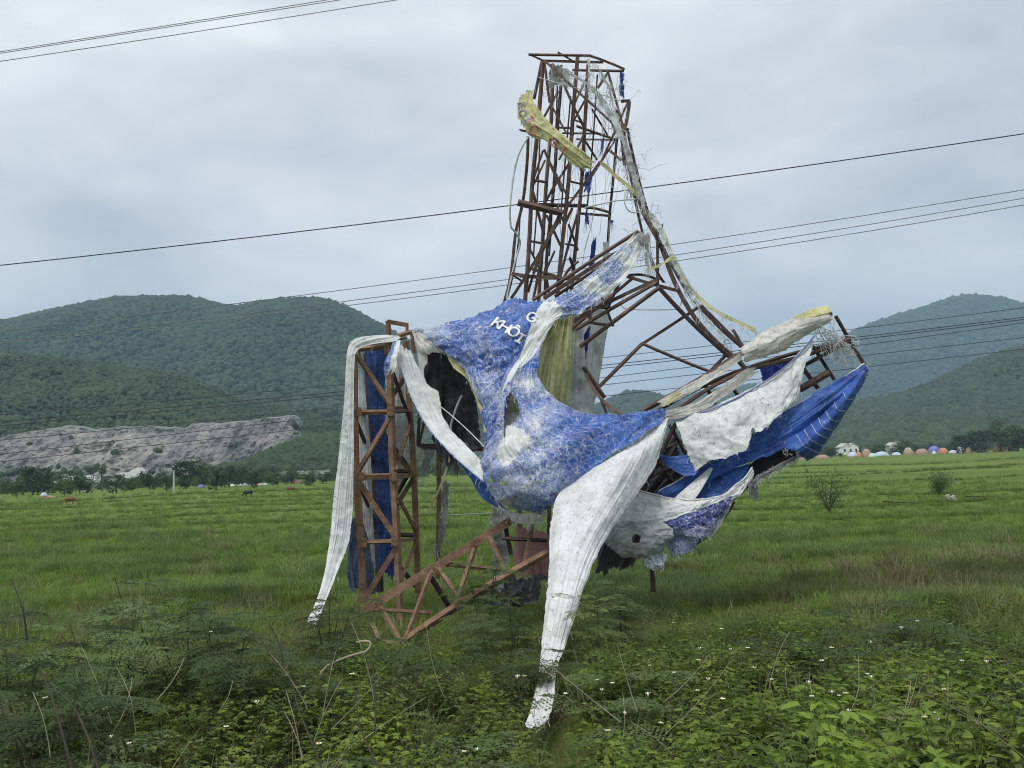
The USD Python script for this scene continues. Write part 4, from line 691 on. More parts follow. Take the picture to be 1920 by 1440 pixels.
# ------------------------------------------------ tarpaulins on the tilted truss
cloth('white_tarpaulin', 'broad white tarpaulin with a blue hem slung from the tilted truss', [
    [(1262, 786, 14.75), (1330, 766, 14.6), (1420, 722, 14.4), (1490, 670, 14.2), (1528, 626, 14.1)], [(1273, 812, 14.6), (1345, 800, 14.35), (1432, 760, 14.15), (1492, 706, 14.05), (1524, 655, 14.05)],
    [(1285, 845, 14.5), (1350, 832, 14.25), (1415, 795, 14.1), (1470, 752, 14.0), (1508, 695, 14.0)], [(1306, 892, 14.45), (1345, 864, 14.2), (1390, 858, 14.1), (1425, 815, 14.0), (1498, 753, 14.0)]],
    m_white, nu=180, nv=110, fold=0.07, fu=4.5, fv=1.6, crease=0.022, rag=(0.01, 0.04, 0, 0.10), seed=50, holes=[[(1396, 870), (1412, 802), (1418, 812), (1440, 812), (1412, 840)]], fringe=40, fringe_len=0.08)
_ln = [(1262, 786, 14.72), (1330, 766, 14.56), (1420, 722, 14.36), (1490, 670, 14.16), (1528, 626, 14.06)]
_ln = np.array(_ln); _ln = PchipInterpolator(_ln[:, 0], _ln)(np.linspace(1262, 1528, 40))
blue_trim = crackmat('hem_blue', [(0.20, 0.24, 0.50), (0.40, 0.45, 0.66)], (0.1, 0.12, 0.4), thr=0.01, dirt=0.2)
obj('hem', tube(P(_ln[:, 0], _ln[:, 1] + 2.5, _ln[:, 2] - 0.03), 0.014, 6), blue_trim, stage.GetPrimAtPath('/World/white_tarpaulin'), smooth=True)
cloth('blue_sheet', 'long blue tarpaulin with a white hem stretched along the tilted truss to its tip', [
    [(1230, 925, 14.9), (1300, 885, 14.75), (1360, 845, 14.6), (1430, 800, 14.45), (1500, 756, 14.2), (1570, 715, 14.0), (1622, 683, 13.9)],
    [(1234, 933, 14.8), (1310, 903, 14.6), (1372, 868, 14.45), (1445, 826, 14.25), (1515, 778, 14.0), (1578, 730, 13.85), (1625, 689, 13.85)],
    [(1246, 945, 14.8), (1305, 920, 14.6), (1346, 896, 14.45), (1412, 868, 14.3), (1494, 832, 14.15), (1556, 786, 14.0), (1628, 697, 13.9)]],
    m_blue, nu=220, nv=60, fold=0.075, fu=2.0, fv=5.5, crease=0.014, rag=(0.04, 0, 0, 0.10), seed=51, hem=True, fringe=30, fringe_len=0.12)
_rt, _rG, _rP = cloth('blue_roll', 'blue tarpaulin fold rolled along the underside of the tilted truss', [
    [(1616, 693, 13.88), (1622, 697, 13.8), (1628, 699, 13.9)], [(1582, 731, 13.95), (1592, 739, 13.72), (1601, 748, 13.95)], [(1546, 771, 14.0), (1560, 781, 13.7), (1573, 793, 14.05)],
    [(1510, 801, 14.1), (1530, 816, 13.7), (1546, 833, 14.1)], [(1474, 827, 14.15), (1498, 844, 13.75), (1518, 861, 14.15)], [(1460, 840, 14.2), (1480, 853, 13.85), (1502, 866, 14.2)]],
    crackmat('roll_blue', [(0.030, 0.082, 0.33), (0.048, 0.125, 0.46)], (0.45, 0.52, 0.68), thr=0.004, scale=6, trans=0.05, dirt=0.15, stretch=(0.5, 1, 1)), nu=40, nv=140, fold=0.03, fu=3, fv=5, crease=0.014, rag=(0, 0, 0, 0.10), seed=52, fringe=60, fringe_len=0.12)
for _v in (0.30, 0.42, 0.53, 0.62, 0.70, 0.78, 0.86):
    _k = int(_v * 139); _w = (np.abs(np.linspace(-1, 1, 36)) * 6).astype(int)
    obj('seam', tube(_rP[_k - _w, np.arange(2, 38)] - [0, 0.008, 0], 0.0045, 4), m_thread, _rt, smooth=True)
cloth('blue_curl', 'small blue flap curling below the left corner of the white panel', [[(1232, 845, 14.8), (1241, 866, 14.7)], [(1255, 856, 14.7), (1262, 882, 14.55)], [(1280, 853, 14.65), (1283, 892, 14.45)], [(1298, 850, 14.55), (1303, 893, 14.4)], [(1304, 862, 14.45), (1309, 882, 14.4)]],
    m_blue, nu=50, nv=60, fold=0.04, seed=53, rag=(0.02, 0.04, 0.08, 0), cat='torn flap')
cloth('white_swag', 'white tarpaulin swag with a rolled hem under the long blue sheet', [
    [(1191, 918, 14.7), (1222, 929, 14.45), (1262, 937, 14.25), (1302, 937, 14.1), (1347, 930, 14.0), (1389, 904, 14.0), (1411, 874, 14.05)],
    [(1175, 945, 14.6), (1215, 955, 14.3), (1260, 958, 14.1), (1310, 953, 14.0), (1355, 934, 13.95), (1392, 912, 13.98), (1413, 884, 14.03)],
    [(1148, 983, 14.5), (1185, 983, 14.25), (1236, 980, 14.1), (1296, 963, 14.0), (1342, 946, 13.95), (1375, 933, 13.98), (1413, 893, 14.03)]],
    m_greyw if False else m_white, nu=150, nv=60, fold=0.05, fu=5, fv=2.2, crease=0.02, rag=(0.01, 0.01, 0, 0.03), seed=54, hem=True)
cloth('white_pouch', 'sagging white tarpaulin with a round torn hole near the ground', [
    [(1128, 1000, 14.5), (1165, 981, 14.2), (1205, 979, 14.05), (1245, 980, 14.05)], [(1137, 1022, 14.45), (1175, 1008, 14.05), (1218, 1007, 13.95), (1264, 1000, 14.0)], [(1150, 1034, 14.5), (1186, 1036, 14.15), (1222, 1030, 14.05), (1258, 1013, 14.1)], [(1170, 1044, 14.6), (1196, 1045, 14.4), (1219, 1039, 14.3), (1240, 1026, 14.3)]],
    m_greyw, nu=90, nv=60, fold=0.07, fu=3, fv=4, crease=0.03, rag=(0.03, 0.03, 0, 0.05), seed=55, holes=[[(1186, 1006), (1194, 1001), (1201, 1006), (1198, 1016), (1189, 1016)]])
cloth('navy_net', 'torn navy sheet netted with white threads under the white swag', [
    [(1232, 980, 14.2), (1285, 965, 14.0), (1335, 946, 13.92), (1374, 929, 13.95)], [(1248, 994, 14.1), (1290, 985, 13.9), (1335, 970, 13.88), (1368, 948, 13.92)], [(1266, 1002, 14.1), (1296, 1002, 13.9), (1328, 992, 13.88), (1352, 972, 13.92)], [(1286, 1003, 14.1), (1302, 1010, 13.95), (1318, 1013, 13.95), (1332, 1000, 13.95)]],
    crackmat('navy_print', [(0.020, 0.032, 0.19), (0.034, 0.060, 0.30)], (0.62, 0.63, 0.68), thr=0.02, scale=8, wear=True, trans=0.12, dirt=0.15), nu=110, nv=60, fold=0.05, fu=4, fv=3, crease=0.02, rag=(0.04, 0.02, 0, 0.14), seed=56, wear=lambda x, y, u, v: 0.25 + 0.6 * smooth(0.2, 0.9, v), fringe=70, fringe_len=0.07)
cloth('grey_edge', 'dirty white strip edging the torn navy sheet', [[(1364, 950, 13.9), (1378, 928, 13.95)], [(1340, 982, 13.9), (1352, 986, 13.95)], [(1318, 1006, 13.95), (1328, 1014, 14.0)]], m_cream, nu=24, nv=70, fold=0.05, rag=(0.1, 0.2, 0, 0.1), seed=57, cat='torn strip')
cloth('blue_tip', 'blue scrap hanging lowest on the right, just above the grass', [[(1240, 1019, 14.3), (1282, 1000, 14.1), (1316, 1012, 14.0)], [(1256, 1036, 14.25), (1284, 1024, 14.05), (1308, 1022, 14.05)], [(1264, 1048, 14.25), (1280, 1046, 14.1), (1292, 1042, 14.1)]], m_banner, nu=50, nv=40, fold=0.07, fu=4, rag=(0.05, 0.1, 0.02, 0.25), seed=58, wear=lambda x, y, u, v: 0.55 + 0.3 * v, cat='torn flap', fringe=24, fringe_len=0.09)
cloth('crumpled_scrap', 'crumpled navy and white scrap touching the grass below the white pouch', [[(1200, 1046, 14.3), (1256, 1040, 14.2)], [(1206, 1056, 14.2), (1254, 1054, 14.1)], [(1226, 1066, 14.2), (1246, 1066, 14.15)]], m_banner, nu=50, nv=36, fold=0.25, fu=6, fv=4, crease=0.07, rag=(0.2, 0.2, 0.1, 0.3), seed=59, wear=lambda x, y, u, v: 0.9 + 0 * u, cat='rag', fringe=16, fringe_len=0.08)
cloth('royal_blue_panel', 'deep blue tarpaulin showing between the white swag and the long blue sheet', [[(1222, 930, 15.0), (1262, 940, 14.8), (1305, 940, 14.6), (1352, 932, 14.4), (1392, 905, 14.3)], [(1240, 915, 15.0), (1290, 900, 14.85), (1340, 885, 14.7), (1380, 878, 14.5), (1410, 868, 14.4)]], m_blue, nu=110, nv=50, fold=0.05, fu=4, fv=3, seed=60, rag=(0.02, 0.02, 0, 0))
cloth('white_wedge', 'pale wedge of tarpaulin hanging between two blue sheets', [[(1332, 876, 14.5), (1337, 879, 14.5)], [(1296, 906, 14.5), (1324, 905, 14.4)], [(1262, 938, 14.4), (1301, 940, 14.3)]], m_white, nu=36, nv=60, fold=0.03, rag=(0, 0.02, 0, 0), seed=61, cat='torn strip')
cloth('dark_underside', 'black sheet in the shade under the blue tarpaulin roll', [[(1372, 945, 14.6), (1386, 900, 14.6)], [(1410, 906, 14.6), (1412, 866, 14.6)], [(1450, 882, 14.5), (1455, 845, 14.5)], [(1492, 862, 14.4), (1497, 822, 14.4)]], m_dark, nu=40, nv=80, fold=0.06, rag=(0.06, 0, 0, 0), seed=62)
cloth('grey_tatters', 'frayed grey tatters along the lower edge of the tilted truss', [[(1402, 925, 14.4), (1412, 892, 14.35)], [(1432, 902, 14.3), (1440, 876, 14.25)], [(1462, 884, 14.2), (1470, 862, 14.15)], [(1495, 864, 14.1), (1503, 845, 14.1)]], m_grey, nu=40, nv=90, fold=0.12, fu=5, fv=7, crease=0.04, rag=(0.4, 0.3, 0.1, 0.1), seed=63, fringe=70, fringe_len=0.10, cat='tatters')
cloth('thin_tatter', 'thin grey tatter dangling over the grass at the right', [[(1398, 905, 14.4), (1424, 893, 14.3)], [(1402, 925, 14.4), (1424, 918, 14.3)], [(1412, 950, 14.35), (1425, 945, 14.35)]], m_grey, nu=30, nv=40, fold=0.05, rag=(0.2, 0.2, 0, 0.4), seed=64, cat='tatters')
cloth('white_wrap', 'white tarpaulin bundled along the upper rail of the tilted truss', [[(1384, 656, 14.45), (1390, 666, 14.3), (1393, 680, 14.4)], [(1414, 634, 14.35), (1418, 652, 14.15), (1422, 674, 14.3)], [(1450, 613, 14.25), (1456, 636, 14.05), (1462, 662, 14.2)], [(1490, 599, 14.2), (1498, 614, 14.0), (1506, 633, 14.15)], [(1530, 590, 14.1), (1535, 600, 14.0), (1541, 612, 14.1)], [(1560, 585, 14.1), (1562, 590, 14.05), (1564, 597, 14.1)]], m_cream, nu=50, nv=110, fold=0.06, fu=2.5, fv=4, crease=0.02, rag=(0.02, 0.10, 0.03, 0.05), seed=65, fringe=30, fringe_len=0.14)
cloth('cream_wrap', 'dirty cream strip wrapped along the lower left of the tilted truss', [[(1210, 777, 14.8), (1226, 790, 14.75)], [(1290, 757, 14.6), (1300, 778, 14.6)], [(1350, 724, 14.5), (1364, 742, 14.5)], [(1398, 690, 14.4), (1412, 706, 14.4)], [(1420, 680, 14.3), (1432, 692, 14.3)]], m_cream, nu=36, nv=130, fold=0.09, fu=3, fv=6, rag=(0.12, 0.12, 0.02, 0.1), seed=66, cat='torn strip')
cloth('grey_wrap', 'grey white strip tied along the upper left rail of the tilted truss', [[(1228, 752, 14.8), (1238, 766, 14.75)], [(1268, 730, 14.7), (1280, 748, 14.65)], [(1325, 700, 14.55), (1334, 716, 14.5)], [(1386, 660, 14.4), (1392, 676, 14.4)]], m_cream, nu=30, nv=110, fold=0.07, fu=3, fv=5, rag=(0.2, 0.15, 0.05, 0), seed=67, cat='torn strip')
cloth('yellow_rag', 'yellow scrap laid over the upper end of the tilted truss', [[(1472, 606, 14.2), (1480, 611, 14.15)], [(1500, 588, 14.15), (1510, 602, 14.05)], [(1530, 577, 14.1), (1540, 592, 14.0)], [(1556, 572, 14.1), (1562, 585, 14.05)]], m_yellow, nu=30, nv=60, fold=0.05, rag=(0.05, 0.1, 0.1, 0.05), seed=68, cat='torn strip')
cloth('yellow_scrap', 'small yellow scrap stuck at the lower end of the upper rail', [[(1244, 758, 14.7), (1252, 762, 14.7)], [(1258, 742, 14.65), (1268, 748, 14.6)], [(1272, 733, 14.6), (1282, 738, 14.6)]], m_yellow, nu=20, nv=30, fold=0.05, rag=(0.1, 0.1, 0.1, 0.1), seed=69, cat='torn strip')
cloth('blue_pocket', 'blue flap hanging inside the tilted truss behind the white panel', [[(1420, 690, 14.7), (1505, 660, 14.5)], [(1425, 715, 14.7), (1500, 690, 14.5)], [(1440, 735, 14.7), (1480, 715, 14.6)]], m_dblue, nu=50, nv=40, fold=0.09, rag=(0.1, 0.1, 0.05, 0.2), seed=70, cat='torn flap')
cloth('grey_inner', 'dark sheet inside the lower left of the tilted truss', [[(1265, 800, 15.5), (1300, 880, 15.5)], [(1215, 880, 15.6), (1275, 900, 15.6)], [(1165, 940, 15.6), (1240, 935, 15.6)], [(1120, 1020, 15.6), (1215, 1010, 15.6)], [(1110, 1090, 15.6), (1180, 1080, 15.6)]], m_dark, nu=60, nv=110, fold=0.15, fu=5, rag=(0.1, 0.1, 0.05, 0.1), seed=71)  # near-black all over, same colour as the dark tarp
cloth('yellow_rope_strip', 'yellowish strip twisted along the sagging bent arm', [[(1236, 425, 15.7), (1245, 420, 15.7)], [(1250, 470, 15.65), (1259, 465, 15.65)], [(1268, 506, 15.5), (1277, 500, 15.5)], [(1290, 546, 15.4), (1298, 538, 15.4)], [(1330, 582, 15.3), (1336, 573, 15.3)], [(1380, 608, 15.1), (1384, 599, 15.1)], [(1428, 632, 14.9), (1436, 622, 14.9)]], m_olive, nu=24, nv=190, fold=0.09, fu=2, fv=12, crease=0.02, rag=(0.3, 0.3, 0.1, 0.1), seed=72, cat='torn strip', fringe=80, fringe_len=0.22)
cloth('yellow_knot', 'yellow band knotted round the middle of the bent arm', [[(1206, 509, 15.5), (1211, 503, 15.5)], [(1236, 502, 15.45), (1243, 492, 15.45)], [(1250, 494, 15.4), (1262, 480, 15.4)], [(1260, 490, 15.4), (1272, 486, 15.4)]], m_yellow, nu=24, nv=60, fold=0.05, rag=(0.1, 0.1, 0.2, 0.1), seed=73, cat='torn strip')
cloth('olive_strip', 'faded yellow strip strung from the tower to the top of the bent arm', [[(1117, 301, 16.2), (1129, 300, 16.2)], [(1150, 332, 16.15), (1158, 327, 16.15)], [(1180, 358, 16.1), (1187, 352, 16.1)], [(1208, 386, 16.0), (1215, 380, 16.0)]], m_olive, nu=20, nv=80, fold=0.05, fv=6, rag=(0.1, 0.1, 0.1, 0.05), seed=74, cat='torn strip')
cloth('pale_knot', 'pale cloth bound round the upper end of the sash on the bent arm', [[(1192, 432, 15.7), (1222, 436, 15.7)], [(1194, 448, 15.6), (1220, 455, 15.6)], [(1204, 470, 15.6), (1218, 472, 15.6)]], m_grey, nu=36, nv=40, fold=0.12, fu=4, rag=(0.2, 0.2, 0.2, 0.3), seed=75, cat='rag', fringe=50, fringe_len=0.35)
cloth('grey_tail', 'grey shredded tail hanging from the sash knot on the bent arm', [[(1206, 470, 15.6), (1216, 468, 15.6)], [(1208, 490, 15.6), (1214, 490, 15.6)], [(1218, 510, 15.6), (1224, 506, 15.6)]], m_grey, nu=16, nv=40, fold=0.04, rag=(0.4, 0.4, 0.2, 0.4), seed=76, cat='rag', fringe=40, fringe_len=0.3)
cloth('red_tarp', 'faded red tarpaulin hanging under the belly of the blue banner', [[(966, 982, 14.9), (1000, 986, 14.8), (1030, 1004, 14.8)], [(965, 1012, 14.9), (1000, 1022, 14.75), (1032, 1018, 14.8)], [(963, 1050, 14.9), (1000, 1060, 14.75), (1034, 1056, 14.8)], [(974, 1082, 14.9), (1000, 1094, 14.8), (1034, 1088, 14.8)]], m_red, nu=60, nv=70, fold=0.09, fu=4, rag=(0.03, 0.03, 0.05, 0.08), seed=77, wear=lambda x, y, u, v: 0.1 + 0.35 * v)
cloth('belly_hem', 'dirty white hem sagging below the belly of the blue banner', [[(926, 934, 14.15), (975, 962, 13.8), (1024, 958, 13.65)], [(944, 958, 14.15), (984, 984, 13.8), (1020, 976, 13.75)]], m_cream, nu=90, nv=26, fold=0.04, rag=(0.02, 0.02, 0, 0.15), seed=78, fringe=50, fringe_len=0.14, cat='torn strip')
cloth('post_rags', 'grey mottled rags wrapped round the concrete post', [[(922, 946, 16.75), (955, 948, 16.75)], [(924, 1000, 16.72), (954, 1004, 16.72)], [(928, 1060, 16.72), (956, 1064, 16.72)]], m_grey, nu=40, nv=70, fold=0.06, crease=0.04, rag=(0.1, 0.1, 0.1, 0.1), seed=79, cat='rag', fringe=40)
cloth('ground_plastic', 'dark plastic sheeting crumpled on the ground behind the fallen truss', [[(905, 1140, 13.9), (930, 1098, 14.5), (960, 1080, 14.9)], [(950, 1142, 13.8), (970, 1100, 14.3), (985, 1085, 14.8)], [(1015, 1125, 13.8), (1020, 1090, 14.4), (1030, 1080, 14.7)]], m_dark, nu=60, nv=60, fold=0.2, fu=5, fv=4, crease=0.05, rag=(0.05, 0.1, 0.1, 0.05), seed=80, cat='plastic sheet')
cloth('white_plastic', 'pale plastic scrap standing in the weeds beside the dark sheeting', [[(926, 1082, 14.2), (942, 1068, 14.3)], [(922, 1100, 14.1), (946, 1095, 14.2)], [(934, 1118, 14.1), (946, 1110, 14.2)]], m_greyw, nu=30, nv=36, fold=0.08, rag=(0.1, 0.1, 0.05, 0.1), seed=81, cat='plastic sheet')
cloth('post_rag_wide', 'grey rag draped left from the top of the steel post', [[(782, 838, 17.2), (826, 834, 17.3)], [(794, 850, 17.2), (815, 852, 17.2)], [(786, 885, 17.2), (800, 880, 17.2)], [(776, 910, 17.2), (786, 905, 17.2)]], m_grey, nu=34, nv=60, fold=0.08, rag=(0.15, 0.15, 0.05, 0.3), seed=82, cat='rag', fringe=30)
cloth('post_rag_long', 'long shredded rag hanging down along the steel post', [[(826, 895, 17.3), (846, 898, 17.3)], [(826, 960, 17.3), (840, 962, 17.3)], [(814, 1012, 17.3), (834, 1015, 17.3)], [(802, 1045, 17.3), (812, 1048, 17.3)]], m_grey, nu=30, nv=90, fold=0.07, fv=3, rag=(0.3, 0.25, 0.1, 0.2), seed=83, cat='rag', fringe=40)
cloth('post_strip', 'thin yellowish strip hanging slanted in front of the steel post', [[(843, 852, 17.0), (849, 850, 17.0)], [(820, 918, 17.0), (826, 918, 17.0)], [(803, 955, 17.0), (808, 958, 17.0)], [(796, 985, 17.0), (800, 988, 17.0)]], m_olive, nu=12, nv=70, fold=0.03, rag=(0.2, 0.2, 0.1, 0.3), seed=84, cat='torn strip')

# ------------------------------------------------ loose cords and threads
def cord(name, label, pts, wpx, material=m_thread, cat='cord', group=None):
    p = np.array(pts, float)
    s = np.concatenate([[0], np.cumsum(np.hypot(*np.diff(p[:, :2], axis=0).T))])
    q = (PchipInterpolator(s, p) if len(p) > 2 else (lambda k: p[0] + (p[1] - p[0]) * (k / s[-1])[:, None]))(np.linspace(0, s[-1], 10 * len(p)))
    w = P(q[:, 0], q[:, 1], q[:, 2])
    return obj(name, tube(w, wpx * p[:, 2].mean() / FPX / 2, 5), material, None, smooth=True, label=label, cat=cat, group=group)
cord('cord', 'pale frayed cord dangling in front of the dark tarpaulin', [(866, 742, 14.9), (852, 775, 15.2), (845, 805, 15.3), (849, 835, 15.3), (853, 860, 15.3)], 4)
cord('cord', 'thin straight white cord running from the cream strip down to the belly', [(826, 762, 15.0), (870, 800, 14.7), (908, 838, 14.2)], 2)
cord('cord', 'grey shredded cable hanging loose on the left side of the tower', [(990, 258, 16.7), (971, 295, 16.6), (960, 350, 16.6), (956, 400, 16.6), (958, 425, 16.6), (968, 438, 16.7), (975, 455, 16.8), (966, 490, 16.8), (950, 560, 16.8)], 4)
cord('cord', 'grey cable looped beside the top of the bent arm', [(1173, 348, 16.1), (1171, 378, 16), (1180, 396, 16), (1192, 399, 16), (1204, 393, 16)], 3)
cord('cord', 'thin dark wire looped behind the crossed bars', [(1170, 555, 15.8), (1165, 572, 15.8), (1176, 580, 15.8), (1230, 581, 15.7), (1268, 580, 15.6), (1280, 560, 15.6)], 2)
cord('cord', 'white flat tape strung from the tower crossbar to the bent arm', [(1095, 390, 16.4), (1130, 382, 16.3), (1160, 376, 16.2), (1192, 374, 16.1)], 3)
cord('cord', 'thin twisted string across the top of the tower', [(1010, 145, 16.5), (1050, 157, 16.4), (1090, 168, 16.4), (1130, 178, 16.4), (1160, 188, 16.4)], 2)
cord('cord', 'thin white cord on the ground behind the steel post', [(838, 966, 18), (880, 964, 18), (924, 962, 17.5)], 2)
cord('cord', 'dark wire running along the sagging yellowish strip', [(1262, 500, 15.6), (1300, 548, 15.5), (1340, 582, 15.4), (1376, 600, 15.3)], 2)
r_ = np.random.default_rng(5)
T_ = []
for k in range(34):                                             # slack wires inside the tower
    x0, y0 = r_.uniform(1015, 1165), r_.uniform(120, 330)
    d0 = r_.uniform(16.7, 17.7); L = r_.uniform(60, 230); s = np.linspace(0, 1, 9)
    T_.append(tube(P(x0 + r_.normal(0, 10) * s + 6 * np.sin(s * r_.uniform(3, 9) + k) - 14 * s, y0 + L * s, d0 + 0.1 * np.sin(s * 4 + k)), 0.0045 * r_.uniform(0.7, 1.5), 3))
for k in range(60):                                             # tangle at the tower top and along the arm
    c = [(1100, 150), (1140, 190), (1160, 240), (1185, 320), (1215, 420), (1245, 500)][k % 6]
    a = np.cumsum(r_.normal(0, 9, (7, 2)), 0) + c + r_.normal(0, 12, 2)
    T_.append(tube(P(a[:, 0], a[:, 1], 16.4 + np.cumsum(r_.normal(0, 0.05, 7))), 0.004 * r_.uniform(0.6, 1.4), 3))
obj('loose_wires', join(T_), m_thread, None, smooth=True, label='thin loose wires and threads tangled through the tower and its bent arm', cat='wires', kind='stuff')
T_ = []
for k in range(75):                                             # strings at the end of the tilted truss
    a, b = r_.uniform(1515, 1600), r_.uniform(0, 1)
    p0 = np.array([1525 + 70 * b + r_.normal(0, 8), 612 + 42 * b + r_.normal(0, 10)]); p1 = np.array([1545 + 70 * r_.random(), 640 + 50 * r_.random()])
    s = np.linspace(0, 1, 7)[:, None]; q = p0 + (p1 - p0) * s + np.sin(s * np.pi) * r_.normal(0, 9, 2)
    T_.append(tube(P(q[:, 0], q[:, 1], 14.15 + 0.15 * r_.normal() + 0.05 * s[:, 0]), 0.0045 * r_.uniform(0.6, 1.8), 3))
obj('string_tangle', join(T_), m_thread, None, smooth=True, label='tangle of strings at the open end of the tilted truss', cat='strings', kind='stuff')

cloth('arm_shreds', 'dirty grey shreds wrapped along the lower half of the bent arm', [[(1208, 392, 15.75), (1222, 388, 15.75)], [(1226, 432, 15.6), (1246, 426, 15.6)], [(1248, 480, 15.5), (1268, 474, 15.5)], [(1272, 536, 15.35), (1292, 528, 15.35)], [(1306, 590, 15.2), (1324, 580, 15.2)], [(1346, 634, 15.1), (1360, 622, 15.1)], [(1372, 664, 15.0), (1388, 654, 15.0)]], m_greyw, nu=30, nv=220, fold=0.10, fu=3, fv=10, crease=0.04, rag=(0.6, 0.6, 0.05, 0.1), seed=141, cat='torn strip', fringe=130, fringe_len=0.22)
# ================================================================== overhead lines
m_cable = plain('cable_black', (0.022, 0.024, 0.027), 0.2, 3, rough=0.6)
m_cable2 = plain('cable_grey', (0.16, 0.165, 0.17), 0.2, 3, rough=0.6)
m_cable3 = plain('cable_dull', (0.045, 0.05, 0.055), 0.2, 3, rough=0.6)
def line(label, pts, D, wpx, m=m_cable, group=None):
    p = np.array(pts, float)
    cs = CubicSpline(p[:, 0], p[:, 1]) if len(p) > 4 else np.poly1d(np.polyfit(p[:, 0], p[:, 1], 2))
    x = np.linspace(-900, 2900, 120)
    a, b = np.polyfit(p[:, 0], p[:, 1], 2), None
    y = np.polyval(a, x)
    obj('power_line', tube(P(x, y, D), wpx * 0.72 * D / FPX / 2, 6), m, None, smooth=True, label=label, cat='power line', group=group)
line('topmost of three grey power lines crossing the upper left corner', [(0, 97), (300, 50), (612, 0)], 22, 2.0, m_cable2)
line('middle one of three grey power lines crossing the upper left corner', [(0, 100), (320, 50), (636, 0)], 22.6, 2.0, m_cable2)
line('lowest of three grey power lines crossing the upper left corner', [(0, 115), (370, 59), (742, 0)], 23, 2.0, m_cable2)
line('thick black power line crossing the whole sky behind the tower', [(0, 498), (480, 443), (955, 386), (1205, 352), (1560, 305), (1920, 250)], 21, 3.0)
line('upper of three thin power lines rising right of the bent arm', [(410, 573), (950, 503), (1270, 457), (1600, 407), (1920, 356)], 34, 2.2, m_cable2)
line('middle of three thin power lines rising right of the bent arm', [(640, 565), (960, 525), (1280, 475), (1600, 425), (1920, 372)], 34.5, 2.2, m_cable2)
line('lower of three thin power lines rising right of the bent arm', [(640, 573), (960, 536), (1280, 486), (1600, 437), (1920, 385)], 35, 2.2, m_cable2)
for lab, pts, D, w in [
    ('highest power line crossing in front of the hills', [(0, 777), (637, 722), (1125, 671), (1260, 656), (1583, 619), (1920, 577)], 30, 2.2),
    ('upper line of the thick pair crossing the mountain at the right', [(0, 789), (637, 739), (1125, 683), (1260, 669), (1592, 634), (1920, 596)], 30.5, 2.8),
    ('lower line of the thick pair crossing the mountain at the right', [(0, 797), (637, 744), (1125, 690), (1260, 675), (1592, 638), (1920, 600)], 31, 2.8),
    ('single power line just below the thick pair in front of the mountain', [(0, 823), (637, 770), (1125, 706), (1260, 689), (1601, 649), (1920, 607)], 31.5, 2.2),
    ('second lowest power line in front of the quarry and mountain', [(0, 850), (637, 785), (1125, 719), (1260, 702), (1613, 671), (1920, 633)], 32, 2.2),
    ('lowest power line in front of the quarry and mountain', [(0, 862), (637, 810), (1125, 735), (1260, 722), (1631, 693), (1920, 655)], 32.5, 2.2)]:
    line(lab, pts, D, w * 0.8, m_cable3)
# ================================================================== things on the plain
def on_ground(px, py, z=0.0):
    r = ray(px, py); k = (z - EYE[2]) / r[2]
    return EYE + r * k
def at_dist(px, D, z=0.0):
    x = P(px, 880, D)
    return np.array([x[0], D, z])
# ------------------------------------------------ quarry face
top = np.array([(-330, 850), (-200, 846), (-60, 838), (0, 826), (50, 812), (100, 806), (135, 799), (180, 807), (230, 803), (300, 801), (345, 805), (362, 797), (420, 795), (480, 789), (520, 784), (556, 781), (566, 790), (569, 800)], float)
bot = np.array([(-330, 925), (-200, 922), (-60, 920), (0, 915), (50, 912), (100, 910), (135, 908), (180, 906), (230, 904), (300, 902), (345, 900), (362, 899), (420, 900), (480, 900), (520, 900), (556, 900), (566, 900), (569, 900)], float)
sx = np.linspace(0, 1, 620)
k = np.linspace(0, 1, len(top))
tx = np.stack([np.interp(sx, k, top[:, i]) for i in (0, 1)], -1); bx_ = np.stack([np.interp(sx, k, bot[:, i]) for i in (0, 1)], -1)
tx[:, 1] += 4 * (fbm(np.stack([sx * 60, 0 * sx, 0 * sx], -1), 3, 2) - 0.5)
rows_ = []
for v in np.linspace(0, 1, 110):
    q = tx + (bx_ - tx) * v
    rows_.append(P(q[:, 0], q[:, 1], 545 - 55 * v))
rows_ = np.array([P(tx[:, 0], tx[:, 1] - 3, 600)] + rows_)
W = rows_.copy()
n_ = fbm(W * [0.06, 0.06, 0.025], 5, 8) + 0.7 * (1 - 2 * np.abs(fbm(W * [0.14, 0.02, 0.012], 3, 6) - 0.5)) + 0.6 * (1 - np.abs(2 * fbm(W * [0.10, 0.05, 0.03], 3, 4) - 1))
n_ = n_ + 0.30 * (1 - 2 * np.abs(fbm(W * [0.35, 0.1, 0.10], 3, 16) - 0.5)) + 0.16 * fbm(W * [0.9, 0.4, 0.6], 2, 17)
W[1:, :, 1] -= (n_[1:] - 1.6) * 15
a, b = W.shape[:2]; i = (np.arange(a - 1)[:, None] * b + np.arange(b - 1)[None]).ravel()
